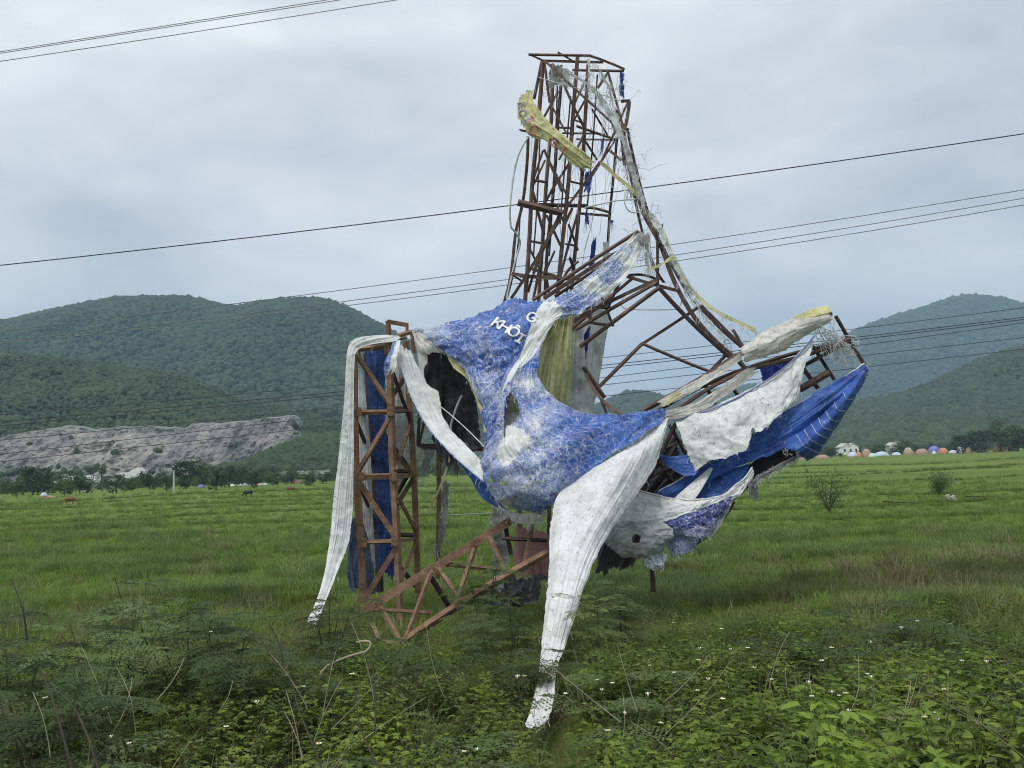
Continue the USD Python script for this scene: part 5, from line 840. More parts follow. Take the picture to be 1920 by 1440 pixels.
m_rock = mat('quarry_rock', {
    'g': ('geometry', {}), 's': ('mapping', dict(scale=(1, 1, 0.11))), 'n': ('noise_texture', dict(scale=0.028, detail=6, roughness=0.65)), 'n2': ('noise_texture', dict(scale=0.16, detail=6, roughness=0.7)),
    'a': ('mix_float', dict(fac=0.5)), 'r': ('rgb_ramp', dict(ramp=[(0.38, (0.045, 0.06, 0.042)), (0.43, (0.10, 0.102, 0.10)), (0.50, (0.18, 0.185, 0.18)), (0.565, (0.265, 0.25, 0.215)), (0.64, (0.32, 0.315, 0.295))])),
    'b': ('bump', dict(strength=0.9, distance=1.5)), 'p': ('principled_bsdf', dict(roughness=0.9, specular_ior_level=0.15))},
    [('g.position', 's.vector'), ('s.vector', 'n.vector'), ('s.vector', 'n2.vector'), ('n.fac', 'a.a'), ('n2.fac', 'a.b'), ('a.result', 'r.fac'), ('r.color', 'p.base_color'), ('n2.fac', 'b.height'), ('b.normal', 'p.normal')])
obj('rock_face', (W.reshape(-1, 3), np.stack([i, i + b, i + b + 1, i + 1], 1)), m_rock, smooth=False, kind='structure')
# trees growing on ledges and at the foot of the face
r_ = np.random.default_rng(4)
pi_, pj_ = np.concatenate([r_.integers(8, a - 2, 60), r_.integers(int(a * .72), a - 1, 420)]), r_.integers(0, b - 4, 480)
ok = (fbm(W[pi_, pj_] * [0.03, 0.03, 0.06], 3, 5) > 0.50)
pos = W[pi_, pj_][ok]
scatter('/World/forest', CROWNS, r_.integers(0, 3, len(pos)), pos - [0, 1.0, 0], r_.uniform(0, 6, len(pos)), r_.uniform(1.0, 2.6, len(pos)), label='bushes growing on the ledges of the quarry face', cat='bushes', kind='stuff')
hill('wooded_slope', 'trees on the low slope at the right foot of the quarry face', [(330, 912), (380, 902), (430, 890), (480, 872), (520, 850), (555, 832), (600, 816), (650, 812), (720, 826), (800, 850), (880, 884), (960, 900)], 485, 130, 60, 2.6, 5200, 17, rough=0.05)
m_gravel = plain('gravel', (0.36, 0.36, 0.35), 0.25, 1.2, bump=0.05, bscale=6)
def mound(w, d, h, seed, n=26):
    u = np.linspace(-1, 1, n); X_, Y_ = np.meshgrid(u, u)
    R_ = np.maximum(np.hypot(X_, Y_), 1e-6)
    Z_ = np.clip(1 - R_ ** 1.6, 0, 1) * (0.85 + 0.5 * (fbm(np.stack([X_ * 2, Y_ * 2, 0 * X_ + seed], -1), 4, seed) - 0.3)) - 0.05
    i = (np.arange(n - 1)[:, None] * n + np.arange(n - 1)[None]).ravel()
    return np.stack([X_ * w / 2, Y_ * d / 2, Z_ * h], -1).reshape(-1, 3), np.stack([i, i + 1, i + n + 1, i + n], 1)
for px, D, w, h, lab in ((150, 330, 36, 6.5, 'long low grey gravel heap left of the slender tree below the quarry'), (232, 320, 14, 6.5, 'small grey gravel heap right of the slender tree below the quarry'), (262, 310, 16, 8.5, 'pale rounded gravel heap rightmost below the quarry')):
    t_ = thing('gravel_heap', lab, 'gravel heap', loc=at_dist(px, D))
    obj('heap', mound(w, 14, h, int(px)), m_gravel, t_, smooth=True)

# ------------------------------------------------ trees
m_bark = plain('bark', (0.10, 0.085, 0.07), 0.3, 3)
LEAFS = [leafmat('tree_leaves_dark', [(0.037, 0.061, 0.031), (0.071, 0.112, 0.048), (0.109, 0.156, 0.061)], 0.25, 0.35), leafmat('tree_leaves', [(0.051, 0.083, 0.035), (0.096, 0.147, 0.054), (0.141, 0.195, 0.074)], 0.25, 0.35)]
def leaf_quads(cent, size, r, aspect=0.55, droop=0.0):
    """Small folded leaves at the given points: two triangles each side of a mid-rib."""
    n = len(cent)
    a = r.normal(0, 1, (n, 3)); a[:, 2] -= droop; a /= np.linalg.norm(a, axis=1, keepdims=True)
    b = np.cross(a, r.normal(0, 1, (n, 3))); b /= np.linalg.norm(b, axis=1, keepdims=True) + 1e-9
    s = (size * r.uniform(0.6, 1.3, n))[:, None]
    base, tip = cent, cent + a * s
    m = cent + a * s * 0.5
    v = np.stack([base, m + b * s * aspect / 2, tip, m - b * s * aspect / 2], 1).reshape(-1, 3)
    k = np.arange(n)[:, None] * 4
    return v, np.vstack([k + [0, 1, 2], k + [0, 2, 3]])
def tree_parts(h, w, seed, leaves=900, slender=False):
    r = np.random.default_rng(seed)
    trunk = [tube(np.array([[0, 0, -0.2], [0.02 * h, 0, 0.3 * h], [0.0, 0.02 * h, 0.62 * h], [0.01 * h, 0, 0.85 * h]]), np.array([0.045, 0.036, 0.022, 0.008]) * h * 0.7, 6)]
    cs, out = [], []
    nl = 9
    for k in range(nl):
        a = k * 2.4 + r.uniform(-.4, .4); z0 = h * r.uniform(0.25, 0.7); L = w * r.uniform(0.25, 0.5)
        e = np.array([math.cos(a) * L, math.sin(a) * L, z0 + h * r.uniform(0.08, 0.25)])
        trunk.append(tube(np.array([[0, 0, z0], e * [0.5, 0.5, 1] - [0, 0, h * 0.05], e]), np.array([0.016, 0.010, 0.004]) * h, 5))
        cs.append(e)
    for k in range(8): cs.append(np.array([r.normal(0, w * 0.2), r.normal(0, w * 0.2), h * r.uniform(0.45, 0.93)]))
    for k in range(5): cs.append(np.array([r.normal(0, w * 0.3), r.normal(0, w * 0.3), h * r.uniform(0.12, 0.4)]))
    per = leaves // len(cs)
    P_ = []
    for c in cs:
        rad = w * r.uniform(0.13, 0.25)
        d = r.normal(0, 1, (per, 3)); d /= np.linalg.norm(d, axis=1, keepdims=True)
        P_.append(c + d * rad * r.uniform(0.35, 1.1, (per, 1)) * [1, 1, 0.8])
    P_ = np.vstack(P_); P_[:, 2] = np.clip(P_[:, 2], 0.15, h)
    return join(trunk), leaf_quads(P_, w * 0.085, r, 0.7)
TREES = []
for k in range(5):
    h, w, m = [(7, 6, 0), (8, 5, 1), (6, 6.5, 0), (9, 3.2, 1), (5, 5, 1)][k]
    cl = stage.CreateClassPrim(f'/tree_kind_{"abcde"[k]}')
    tr, lf = tree_parts(h, w, 50 + k, 1300)
    usdkit.mesh(stage, str(cl.GetPath()) + '/trunk', tr, m_bark, smooth=True); usdkit.mesh(stage, str(cl.GetPath()) + '/crown', lf, LEAFS[m])
    TREES.append((cl.GetPath(), h, w))
SPOTS = [(-40, 50, 0), (14, 28, 4), (32, 48, 1), (62, 60, 0), (92, 44, 2), (122, 34, 4), (150, 40, 2), (191, 60, 3), (219, 40, 0), (248, 28, 4), (282, 38, 2), (312, 45, 1), (348, 60, 0), (377, 62, 1), (405, 40, 2), (430, 46, 0), (452, 40, 4), (480, 34, 2), (512, 28, 4), (545, 26, 2), (580, 24, 4), (612, 24, 2), (640, 30, 0)]
def place_note(px):
    marks = [(-40, 'at the very left edge below the quarry'), (14, 'at the left edge behind the pale dome'), (32, 'just left of the pale dome'), (62, 'directly behind the pale dome'), (92, 'just right of the pale dome'), (122, 'in front of the long gravel heap'), (150, 'before the right half of the long gravel heap'), (191, 'between the two gravel heaps'), (219, 'in front of the small gravel heap'), (248, 'before the rounded gravel heap'), (282, 'right of the rounded gravel heap'), (312, 'just left of the concrete pole'), (348, 'just right of the concrete pole'), (377, 'behind the blue tarpaulin heap'), (405, 'right of the blue tarpaulin heap'), (430, 'behind the white covered heaps'), (452, 'behind the blue and white heap'), (480, 'behind the pinkish covered heap'), (512, 'left of the low white sheds'), (545, 'before the left end of the low white sheds'), (580, 'before the low white sheds'), (612, 'at the right end of the low white sheds'), (640, 'behind the white drape of the rusty column')]
    return dict(marks)[px]
KINDN = ['dense dark round tree', 'taller loose green tree', 'broad low tree', 'slender tall tree', 'small bushy tree']
for j, (px, hp, kd) in enumerate(SPOTS):
    D = 205 + 25 * math.sin(j * 2.1)
    path, h, w = TREES[kd]
    H_ = 0.88 * hp * D / FPX
    s = H_ / h
    use('tree', path, f'{KINDN[kd]} {place_note(px)}', 'tree', 'trees in a row below the quarry', at_dist(px, D), RNG.uniform(0, 6), (s * (1.0 if kd == 3 else 1.25), s * 1.1, s))
for j, (px, hp, D, kd, lab) in enumerate([(1808, 34, 395, 0, 'dark round tree left of the biggest tree behind the straw stacks'), (1842, 42, 385, 0, 'broad dark tree behind the middle straw stacks'), (1880, 62, 390, 1, 'tallest dark tree behind the straw stacks at the right'), (1925, 40, 395, 2, 'tree at the right edge behind the straw stacks'), (1650, 22, 430, 4, 'low bush between the white house gables and the domes'), (1700, 26, 430, 2, 'low tree behind the straw stacks left of the post'), (1560, 20, 430, 4, 'low bush left of the white house gables'), (1480, 22, 430, 2, 'low bush behind the tip of the blue tarpaulin')]):
    path, h, w = TREES[kd]; s = hp * D / FPX / h
    use('tree', path, lab, 'tree', 'trees behind the straw stacks', at_dist(px, D), RNG.uniform(0, 6), (s * 1.5, s * 1.3, s))
# hedge: low scrub along the foot of the hills
r_ = np.random.default_rng(77)
pos, sc = [], []
for k in range(700):
    px = r_.uniform(-250, 1000) if k < 420 else r_.uniform(1000, 2200)
    D = r_.uniform(238, 290) if k < 420 else r_.uniform(440, 520)
    p = at_dist(px, D); pos.append(p); sc.append(r_.uniform(0.22, 0.55) * (1.15 if k < 420 else 1.1))
tr_, lf_ = tree_parts(5, 6, 99, 500)
lf2_ = tree_parts(6, 7, 98, 500)[1]
scatter('/World/scrub', [('scrub_dark', lf_, LEAFS[0]), ('scrub_green', lf2_, LEAFS[1])], r_.integers(0, 2, 700), pos, r_.uniform(0, 6, 700), sc, label='low green scrub along the foot of the hills', cat='scrub', kind='stuff')

# ------------------------------------------------ straw stacks, covered heaps, sheds, pole, cattle
m_straw = plain('straw', (0.36, 0.26, 0.17), 0.3, 3.0, bump=0.08, bscale=8)
m_straw2 = plain('red_straw', (0.32, 0.21, 0.145), 0.3, 2.0, bump=0.08, bscale=8)
SHEETS = {'white': plain('sheet_white', (0.56, 0.57, 0.58), 0.1, 1), 'lilac': plain('sheet_lilac', (0.46, 0.48, 0.58), 0.12, 1), 'blue': plain('sheet_blue', (0.15, 0.17, 0.42), 0.15, 1), 'orange': plain('sheet_orange', (0.48, 0.22, 0.13), 0.15, 1), 'sky': plain('sheet_pale_blue', (0.40, 0.50, 0.55), 0.12, 1), 'green': plain('sheet_pale_green', (0.48, 0.62, 0.56), 0.12, 1), 'pink': plain('sheet_pink', (0.66, 0.50, 0.46), 0.12, 1)}
def dome(w, h, seed, top=1.0, n=20, m=14, bulge=2.2, r0=1.0):
    """A rounded stack, uneven; only down to the given fraction of the height from the top."""
    th, ph = np.meshgrid(np.arange(n) * 2 * np.pi / n, np.linspace(0, 1, m), indexing='ij')
    z = 1 - ph * top
    rad = (1 - np.clip(z, 0, 1) ** bulge) ** 0.5
    q = np.stack([rad * np.cos(th), rad * np.sin(th), z], -1)
    q = q * (1 + 0.16 * (fbm(q * 2.2 + seed, 3, seed) - 0.5))[..., None] * r0
    q = q * [w / 2, w / 2, h]
    i, j = np.meshgrid(np.arange(n), np.arange(m - 1), indexing='ij'); i, j = i.ravel(), j.ravel(); i2 = (i + 1) % n
    return q.reshape(-1, 3), np.stack([i * m + j, i * m + j + 1, i2 * m + j + 1, i2 * m + j], 1)
def stack(name, px, wpx, hpx, D, lab, straw, cover=None, frac=0.5, cat='straw stack', group='straw stacks in the far field'):
    w, h = wpx * 0.84 * D / FPX, hpx * 0.78 * D / FPX
    t_ = thing(name, lab, cat, group, at_dist(px, D), rz=px)
    obj('straw', dome(w, h, int(px)), straw, t_, smooth=True)
    if cover: obj('cover', dome(w, h, int(px), frac, r0=1.035), SHEETS[cover], t_, smooth=True)
DR = 400
for args in [
    (1512, 34, 10, 'low reddish straw stack nearest the tip of the blue roll', m_straw2, None), (1543, 30, 10, 'low brown straw stack beside the white scraps', m_straw2, None),
    (1600, 22, 13, 'straw stack under a blue and white striped sheet', m_straw, 'lilac', 0.75), (1612, 14, 13, 'orange covered stack touching the domed straw stack', m_straw2, 'orange', 0.9),
    (1627, 20, 20, 'tall domed straw stack left of the pale blue sheet', m_straw, None), (1655, 30, 11, 'wide stack under a pale blue sheet', m_straw, 'sky', 0.95), (1638, 16, 9, 'small stack under a pale green sheet', m_straw, 'green', 0.95),
    (1683, 20, 9, 'low stack under a greyish blue sheet', m_straw, 'sky', 0.8), (1706, 22, 18, 'domed brown straw stack with a pale flap', m_straw, 'white', 0.14), (1731, 28, 15, 'wide brown straw stack beside the thin post', m_straw2, None),
    (1754, 26, 19, 'stack under a violet blue sheet', m_straw, 'blue', 0.7), (1771, 20, 15, 'stack under an orange sheet', m_straw2, 'orange', 0.8), (1754, 9, 8, 'tiny stack under a white sheet in front of the violet blue one', m_straw, 'white', 0.9),
    (1789, 16, 9, 'low stack under a lilac sheet', m_straw, 'lilac', 0.8), (1804, 18, 14, 'stack under a white sheet with reddish straw below', m_straw2, 'white', 0.55), (1820, 14, 15, 'small brown straw stack right of the white covered one', m_straw, None),
    (1846, 20, 17, 'round brown straw stack in the middle of the right row', m_straw2, None), (1876, 24, 19, 'big round brown straw stack near the right edge', m_straw2, None), (1898, 20, 20, 'straw stack with a pale hoop of sheet over it at the right edge', m_straw, 'white', 0.3)]:
    px, wp, hp, lab, st, cov, *fr = args
    stack('straw_stack', px, wp, hp, DR + 14 * math.sin(px) - (18 if wp < 10 else 0), lab, st, cov, *(fr or [0.5]))
stack('covered_heap', 83, 16, 14, 158, 'pale lilac dome of sheeting on a low brown heap at the left', m_straw, 'lilac', 0.55, 'covered heap')
stack('covered_heap', 90, 34, 6, 160, 'low brown heap of straw under the pale dome', m_straw2, None, cat='straw heap')
for px, wp, hp, cov, lab in ((377, 16, 7, 'blue', 'small heap under a bright blue tarpaulin in the left field'), (436, 12, 6, 'white', 'small heap under a white sheet in the left field'), (449, 12, 6, 'green', 'small heap under a pale green sheet in the left field'), (464, 20, 8, 'lilac', 'heap under a lilac and white sheet in the left field'), (487, 15, 7, 'pink', 'heap under a pinkish sheet in the left field'), (497, 10, 5, 'sky', 'tiny heap under a bluish sheet behind the pinkish one')):
    stack('covered_heap', px, wp, hp, 222, lab, m_straw2, cov, 0.85, 'covered heap', 'covered heaps in the left field')
for px, wp, hp, lab in ((556, 22, 11, 'reddish straw heap in the left field near the column'), (165, 16, 5, 'low reddish straw heap left of the concrete pole')):
    stack('straw_heap', px, wp, hp, 226, lab, m_straw2, None, cat='straw heap')
m_wall, m_roof, m_open = plain('house_wall', (0.70, 0.69, 0.66), 0.08, 0.6), plain('house_roof', (0.42, 0.40, 0.38), 0.2, 1.0), plain('dark_opening', (0.03, 0.03, 0.035), 0.1, 1)
def house(px, D, w, d, h, rh, rz, lab, base=0.0):
    t_ = thing('house', lab, 'house', loc=at_dist(px, D, base), rz=rz)
    obj('wall', trimesh.creation.box([w, d, h], transform=trimesh.transformations.translation_matrix([0, 0, h / 2])), m_wall, t_)
    o = 0.35; x, y = w / 2 + o, d / 2 + o
    g = trimesh.Trimesh([[-w / 2, -d / 2, h], [w / 2, -d / 2, h], [0, -d / 2, h + rh], [-w / 2, d / 2, h], [w / 2, d / 2, h], [0, d / 2, h + rh]], [[0, 1, 2], [4, 3, 5], [0, 2, 5], [0, 5, 3], [1, 4, 5], [1, 5, 2], [0, 3, 4], [0, 4, 1]])
    obj('gable', g, m_wall, t_)
    k = rh / (w / 2)
    rv, rf = [], []
    for s in (-1, 1):
        a = len(rv); dz = 0.06
        rv += [[0, -y, h + rh + dz], [s * x, -y, h + rh - k * x + dz], [s * x, y, h + rh - k * x + dz], [0, y, h + rh + dz], [0, -y, h + rh + dz + .15], [s * x, -y, h + rh - k * x + dz + .15], [s * x, y, h + rh - k * x + dz + .15], [0, y, h + rh + dz + .15]]
        rf += [[a, a + 1, a + 5, a + 4], [a + 1, a + 2, a + 6, a + 5], [a + 2, a + 3, a + 7, a + 6], [a + 4, a + 5, a + 6, a + 7], [a, a + 3, a + 2, a + 1]]
    obj('roof', (np.array(rv), np.array(rf)), m_roof, t_)
    for q in (-0.25, 0.25): obj('window', trimesh.creation.box([w * .16, 0.06, h * .36], transform=trimesh.transformations.translation_matrix([q * w, -d / 2 - 0.031, h * .55])), m_open, t_)
for px, w, h, rz, lab in ((1586, 7, 4.5, 0.2, 'small white gabled house left of the two behind the domes'), (1600, 6, 4.5, -0.1, 'small white gabled house right of the two behind the domes'), (1676, 6, 4.0, 0.1, 'white house half hidden behind the brown straw stacks'), (1690, 5, 4.2, 0.3, 'white house with a pinkish look beside the hidden one')):
    house(px, 500, w, 6, h, 2.0, rz, lab, base=1.0)
for px, w, lab in ((538, 9, 'low white shed leftmost in the row near the column'), (560, 12, 'long low white shed second from the left near the column'), (585, 12, 'long low white shed third from the left near the column'), (612, 9, 'low white shed rightmost in the row near the column')):
    house(px, 330, w, 5, 1.7, 0.7, 0.15, lab, base=1.0)
m_pole = plain('pole_concrete', (0.42, 0.41, 0.38), 0.15, 2)
t_ = thing('utility_pole', 'short concrete utility pole standing in the left field before the quarry', 'utility pole', loc=at_dist(326, 175))
obj('shaft', tube(np.array([[0, 0, -0.3], [0, 0, 2.2], [0, 0, 4.6]]), np.array([0.22, 0.19, 0.15]), 10), m_pole, t_, smooth=True); obj('cap', trimesh.creation.box([0.5, 0.42, 0.5], transform=trimesh.transformations.translation_matrix([0, 0, 4.7])), m_open, t_)
m_cow = {'brown': plain('hide_brown', (0.16, 0.065, 0.03), 0.2, 2), 'dark': plain('hide_dark', (0.03, 0.025, 0.02), 0.2, 2)}
import manifold3d as mf
def cow(px, py, col, lab, rz, grazing):
    sp = lambda x, y, z, r: mf.Manifold.sphere(r, 12).translate([x, y, z])
    hull = lambda *s: mf.Manifold.batch_hull(list(s))
    B = hull(sp(-0.62, 0, 1.02, .33), sp(0, 0, 0.95, .37), sp(0.5, 0, 1.0, .34)) + hull(sp(-0.7, 0, 1.1, .24), sp(-0.82, 0, 1.0, .2))
    hz = 0.45 if grazing else 1.35
    B += hull(sp(0.62, 0, 1.1, .24), sp(1.0, 0, hz + .12, .13)) + hull(sp(1.0, 0, hz + .12, .14), sp(1.32, 0, hz - .1, .085))
    for x, bend in ((0.45, 0), (-0.68, -0.1)):
        for y in (-0.18, 0.18):
            B += hull(sp(x, y, 0.85, .13), sp(x + bend * .3, y, 0.45, .07)) + hull(sp(x + bend * .3, y, 0.45, .065), sp(x + (.0 if not bend else .02), y, 0.04, .055))
    B += hull(sp(-0.93, 0, 1.1, .03), sp(-1.0, 0, 0.45, .03)) + hull(sp(0.98, -.1, hz + .22, .03), sp(0.95, -.26, hz + .22, .03)) + hull(sp(0.98, .1, hz + .22, .03), sp(0.95, .26, hz + .22, .03))
    m = B.refine_to_length(0.12).to_mesh(); tm = trimesh.Trimesh(m.vert_properties[:, :3], m.tri_verts)
    trimesh.smoothing.filter_taubin(tm, iterations=6)
    p = on_ground(px, py)
    t_ = thing('cow', lab, 'cow', 'cattle grazing in the left field', p * [1, 1, 0], rz=rz, scale=0.66)
    obj('body', tm, m_cow[col], t_, smooth=True)
cow(132, 945, 'brown', 'reddish brown cow grazing in the field below the gravel heaps', 0.2, True)
cow(465, 932, 'dark', 'dark cow grazing below the lilac covered heap', 3.0, True)
cow(546, 924, 'brown', 'brown cow grazing nearest the left drape', 0.4, True)
# ================================================================== plants
def blade_tuft(n, h, spread, r, width=0.006, curl=0.5, seg=3):
    V, Fc = [], []
    a = r.uniform(0, 2 * np.pi, n); rad = spread * np.sqrt(r.random(n))
    base = np.stack([rad * np.cos(a), rad * np.sin(a), 0 * a - 0.03], -1)
    L = h * r.uniform(0.5, 1.15, n); da = a + r.normal(0, 0.9, n); lean = r.uniform(0.1, 1.0, n) * curl
    d = np.stack([np.cos(da), np.sin(da), 0 * a], -1); side = np.stack([-np.sin(da), np.cos(da), 0 * a], -1)
    pts = []
    for k in range(seg + 1):
        t = k / seg
        c = base + d * (L * lean * t * t)[:, None] + np.array([0, 0, 1]) * (L * t * (1 - 0.35 * lean * t))[:, None]
        w = width * (1 - t) ** 0.7 * r.uniform(0.7, 1.3, n)
        pts += [c - side * w[:, None], c + side * w[:, None]] if k < seg else [c]
    m = len(pts); V = np.stack(pts, 1).reshape(-1, 3); o = np.arange(n)[:, None] * m
    f = []
    for k in range(seg - 1): f += [o + [2 * k, 2 * k + 1, 2 * k + 3], o + [2 * k, 2 * k + 3, 2 * k + 2]]
    f += [o + [2 * seg - 2, 2 * seg - 1, 2 * seg]]
    return V, np.vstack(f)
G1 = [(0.096, 0.136, 0.027), (0.156, 0.232, 0.040), (0.215, 0.310, 0.056), (0.300, 0.350, 0.088)]
m_grass = leafmat('grass_blades', G1, 0.3, 0.35)
m_grassd = leafmat('rough_grass', [(0.080, 0.123, 0.037), (0.146, 0.219, 0.058), (0.227, 0.302, 0.084)], 0.25, 0.5)
m_dry = leafmat('dry_grass', [(0.13, 0.115, 0.055), (0.23, 0.21, 0.115), (0.34, 0.31, 0.19)], 0.25, 0.9)
m_weed = leafmat('weed_leaves', [(0.070, 0.110, 0.020), (0.150, 0.215, 0.034), (0.235, 0.330, 0.050), (0.315, 0.405, 0.075)], 0.35, 1.3, rough=0.5)
m_weed2 = leafmat('weed_leaves_yellowish', [(0.104, 0.133, 0.046), (0.208, 0.250, 0.083), (0.343, 0.343, 0.129)], 0.3, 1.3)
m_leuc = leafmat('feathery_leaves', [(0.058, 0.092, 0.032), (0.110, 0.158, 0.052), (0.185, 0.240, 0.082)], 0.35, 1.5)
m_leuc2 = leafmat('young_feathery_leaves', [(0.118, 0.172, 0.054), (0.190, 0.250, 0.078), (0.288, 0.319, 0.120)], 0.3, 1.5)
m_stem = plain('weed_stem', (0.075, 0.070, 0.045), 0.35, 5)
m_darkstem = plain('dark_stem', (0.045, 0.038, 0.026), 0.3, 8)
m_twig = plain('dry_stalk', (0.33, 0.28, 0.20), 0.25, 5)
m_soil = None
rp_ = np.random.default_rng(21)
def seen(n, x0, x1, y0, y1, z=0.0, r=rp_, bias=1.0):
    """n ground points spread evenly over a part of the view."""
    px, py = r.uniform(x0, x1, n), y0 + (y1 - y0) * r.random(n) ** bias
    ry = ray(px, py)
    k = (z - EYE[2]) / ry[:, 2]
    p = EYE + ry * k[:, None]
    for _ in range(4):
        k = (ground_z(p[:, 0], p[:, 1]) - EYE[2]) / ry[:, 2]; p = EYE + ry * k[:, None]
    p[:, 2] = ground_z(p[:, 0], p[:, 1])
    return p, px, py
# ------------------------------------------------ field grass: near rough grass, short paddy grass further out, dark tussocks on the bunds
TUFT = [('short_tuft', blade_tuft(34, 0.22, 0.17, rp_, 0.006, 1.0), m_grass), ('long_tuft', blade_tuft(40, 0.34, 0.20, rp_, 0.006, 1.2), m_grass), ('rough_tuft', blade_tuft(44, 0.38, 0.22, rp_, 0.006, 1.2), m_grassd), ('dry_tuft', blade_tuft(46, 0.46, 0.22, rp_, 0.006, 1.2), m_dry)]
def horizon(px): return 874 - (px - 960) * math.tan(ROLL)
P_, I_, S_ = [], [], []
def add(p, kind, s): P_.append(p); I_.append(np.full(len(p), kind) if np.ndim(kind) == 0 else kind); S_.append(s)
p, px, py = seen(21000, -160, 2080, 1000, 1330)
far = p[:, 1]
nz = fbm(p * [0.35, 0.6, 0] + 3, 3, 9)
kind = np.where(nz > 0.60, 2, np.where(nz < 0.46, 0, 1)); kind = np.where(rp_.random(len(p)) < 0.02, 3, kind)
tan = np.exp(-(((p[:, 1] - (15.6 + 0.35 * (p[:, 0] - 5))) / 1.3) ** 2)) * smooth(4.2, 6.5, p[:, 0])
kind = np.where(rp_.random(len(p)) < tan * 0.22, 3, kind)
add(p, kind, rp_.uniform(0.6, 1.15, len(p)) * (0.75 + far / 55) * np.where(kind == 3, 1.15, 1))
for k in range(14):                                             # dark clumps
    c, _, _ = seen(1, -50, 1970, 985, 1120); c = c[0]
    q = c + rp_.normal(0, 1, (60, 3)) * [0.05 * c[1], 0.02 * c[1], 0]; q[:, 2] = ground_z(q[:, 0], q[:, 1])
    add(q, np.full(60, 2), rp_.uniform(0.8, 1.3, 60) * (0.7 + c[1] / 60))
p, px, py = seen(6000, -200, 2120, 905, 1000)
ok = (py - horizon(px) > 24); p = p[ok]
add(p, (rp_.random(len(p)) < 0.12).astype(int), rp_.uniform(0.7, 1.2, len(p)) * (0.6 + p[:, 1] / 60))
for y0, slope, dark in [(944, -.040, 1), (951, -.037, .6), (959, -.038, 1), (969, -.036, .7), (981, -.036, 1), (996, -.034, 1), (1014, -.030, .8), (1046, -.030, 1)]:
    for side in (0, 1):
        px = rp_.uniform(-150, 900, 380) if side == 0 else rp_.uniform(900, 2080, 420)
        y = y0 + slope * px + (6 if side else 0) + 2.5 * np.sin(px / 140 + y0) + 3 * (noise(np.stack([px / 90, 0 * px + y0, 0 * px], -1), 2) - .5)
        y = y - (14 * smooth(900, 1300, px) if y0 < 975 else 0)
        ok = (y - horizon(px) > 14) & (rp_.random(len(px)) < dark)
        ry = ray(px[ok], y[ok]); q = EYE + ry * (-EYE[2] / ry[:, 2])[:, None]; q[:, 2] = ground_z(q[:, 0], q[:, 1]) - 0.02
        q[:, 1] += rp_.normal(0, 0.35, len(q)) * q[:, 1] / 60
        add(q, np.where(rp_.random(len(q)) < 0.75, 2, 1), rp_.uniform(0.6, 1.1, len(q)) * (0.75 + q[:, 1] / 110))
P_, I_, S_ = np.vstack(P_), np.concatenate(I_), np.concatenate(S_)
scatter('/World/field_tufts', TUFT, I_, P_, rp_.uniform(0, 6.28, len(P_)), S_, tilt=rp_.uniform(0, 0.25, len(P_)), label='green grass and rough tussocks covering the field', cat='grass', kind='stuff')

# ------------------------------------------------ undergrowth of the near bank
def leafy_weed(seed, h, nst, nl, size):
    r = np.random.default_rng(seed)
    stems, cent, nrm = [], [], []
    for k in range(nst):
        a = r.uniform(0, 6.28); e = np.array([math.cos(a), math.sin(a), 0]) * r.uniform(0.1, 0.5) * h
        L = h * r.uniform(0.6, 1.1); t = np.linspace(0, 1, 5)[:, None]
        ln = np.array([0, 0, -0.05]) + e * t ** 1.5 + np.array([0, 0, 1]) * L * t
        stems.append(tube(ln, np.linspace(0.005, 0.002, 5), 3))
        for j in range(nl):
            t = r.uniform(0.2, 1.0) ** 0.7; c = e * t ** 1.5 + np.array([0, 0, L * t]); b = r.uniform(0, 6.28)
            d = np.array([math.cos(b), math.sin(b), r.uniform(-0.2, 0.6)])
            for q in (-0.7, 0, 0.7):                            # three leaflets
                dd = np.array([math.cos(b + q), math.sin(b + q), d[2] * 0.8]); cent.append(c + d * size * 0.5); nrm.append(dd)
    cent, d = np.array(cent), np.array(nrm); n = len(cent)
    d = d / np.linalg.norm(d, axis=1, keepdims=True)
    s = (size * r.uniform(0.6, 1.25, n))[:, None]
    side = np.cross(d, [0, 0, 1.0]) + 0.35 * r.normal(0, 1, (n, 3)); side /= np.linalg.norm(side, axis=1, keepdims=True)
    up = np.cross(side, d)
    w = 0.21 * s
    m1, m2 = cent + d * s * 0.35, cent + d * s * 0.7 - up * s * 0.04
    v = np.stack([cent, m1 + side * w + up * s * .08, m2 + side * w * .75 + up * s * .05, cent + d * s - up * s * .14, m2 - side * w * .75 + up * s * .05, m1 - side * w + up * s * .08, m1], 1).reshape(-1, 3)
    o = np.arange(n)[:, None] * 7
    f = np.vstack([o + x for x in ([0, 1, 6], [1, 2, 6], [2, 3, 6], [3, 4, 6], [4, 5, 6], [5, 0, 6])])
    return join(stems), (v, f)
def combined(st, lf): return join([st, lf])
WEEDS = []
for k, (h, nst, nl, size, m) in enumerate([(0.50, 8, 12, 0.052, m_weed), (0.62, 7, 13, 0.046, m_weed), (0.42, 8, 10, 0.044, m_weed2), (0.55, 7, 12, 0.05, m_weed), (0.5, 8, 11, 0.038, m_weed2)]):
    WEEDS.append((f'weed_{"abcde"[k]}', combined(*leafy_weed(300 + k, h, nst, nl, size)), m))
WEEDS += [('straw_a', blade_tuft(36, 0.65, 0.22, rp_, 0.0045, 1.1, 4), m_dry), ('straw_b', blade_tuft(30, 0.5, 0.25, rp_, 0.004, 1.6, 4), m_dry), ('grass_a', blade_tuft(46, 0.5, 0.2, rp_, 0.006, 1.0, 4), m_grassd), ('grass_b', blade_tuft(40, 0.45, 0.2, rp_, 0.005, 1.0, 4), m_grass)]
n = 6600
D = 3.9 + 8.1 * rp_.random(n) ** 0.85
xx = rp_.uniform(-1, 1, n) * (0.72 * D + 1.0)
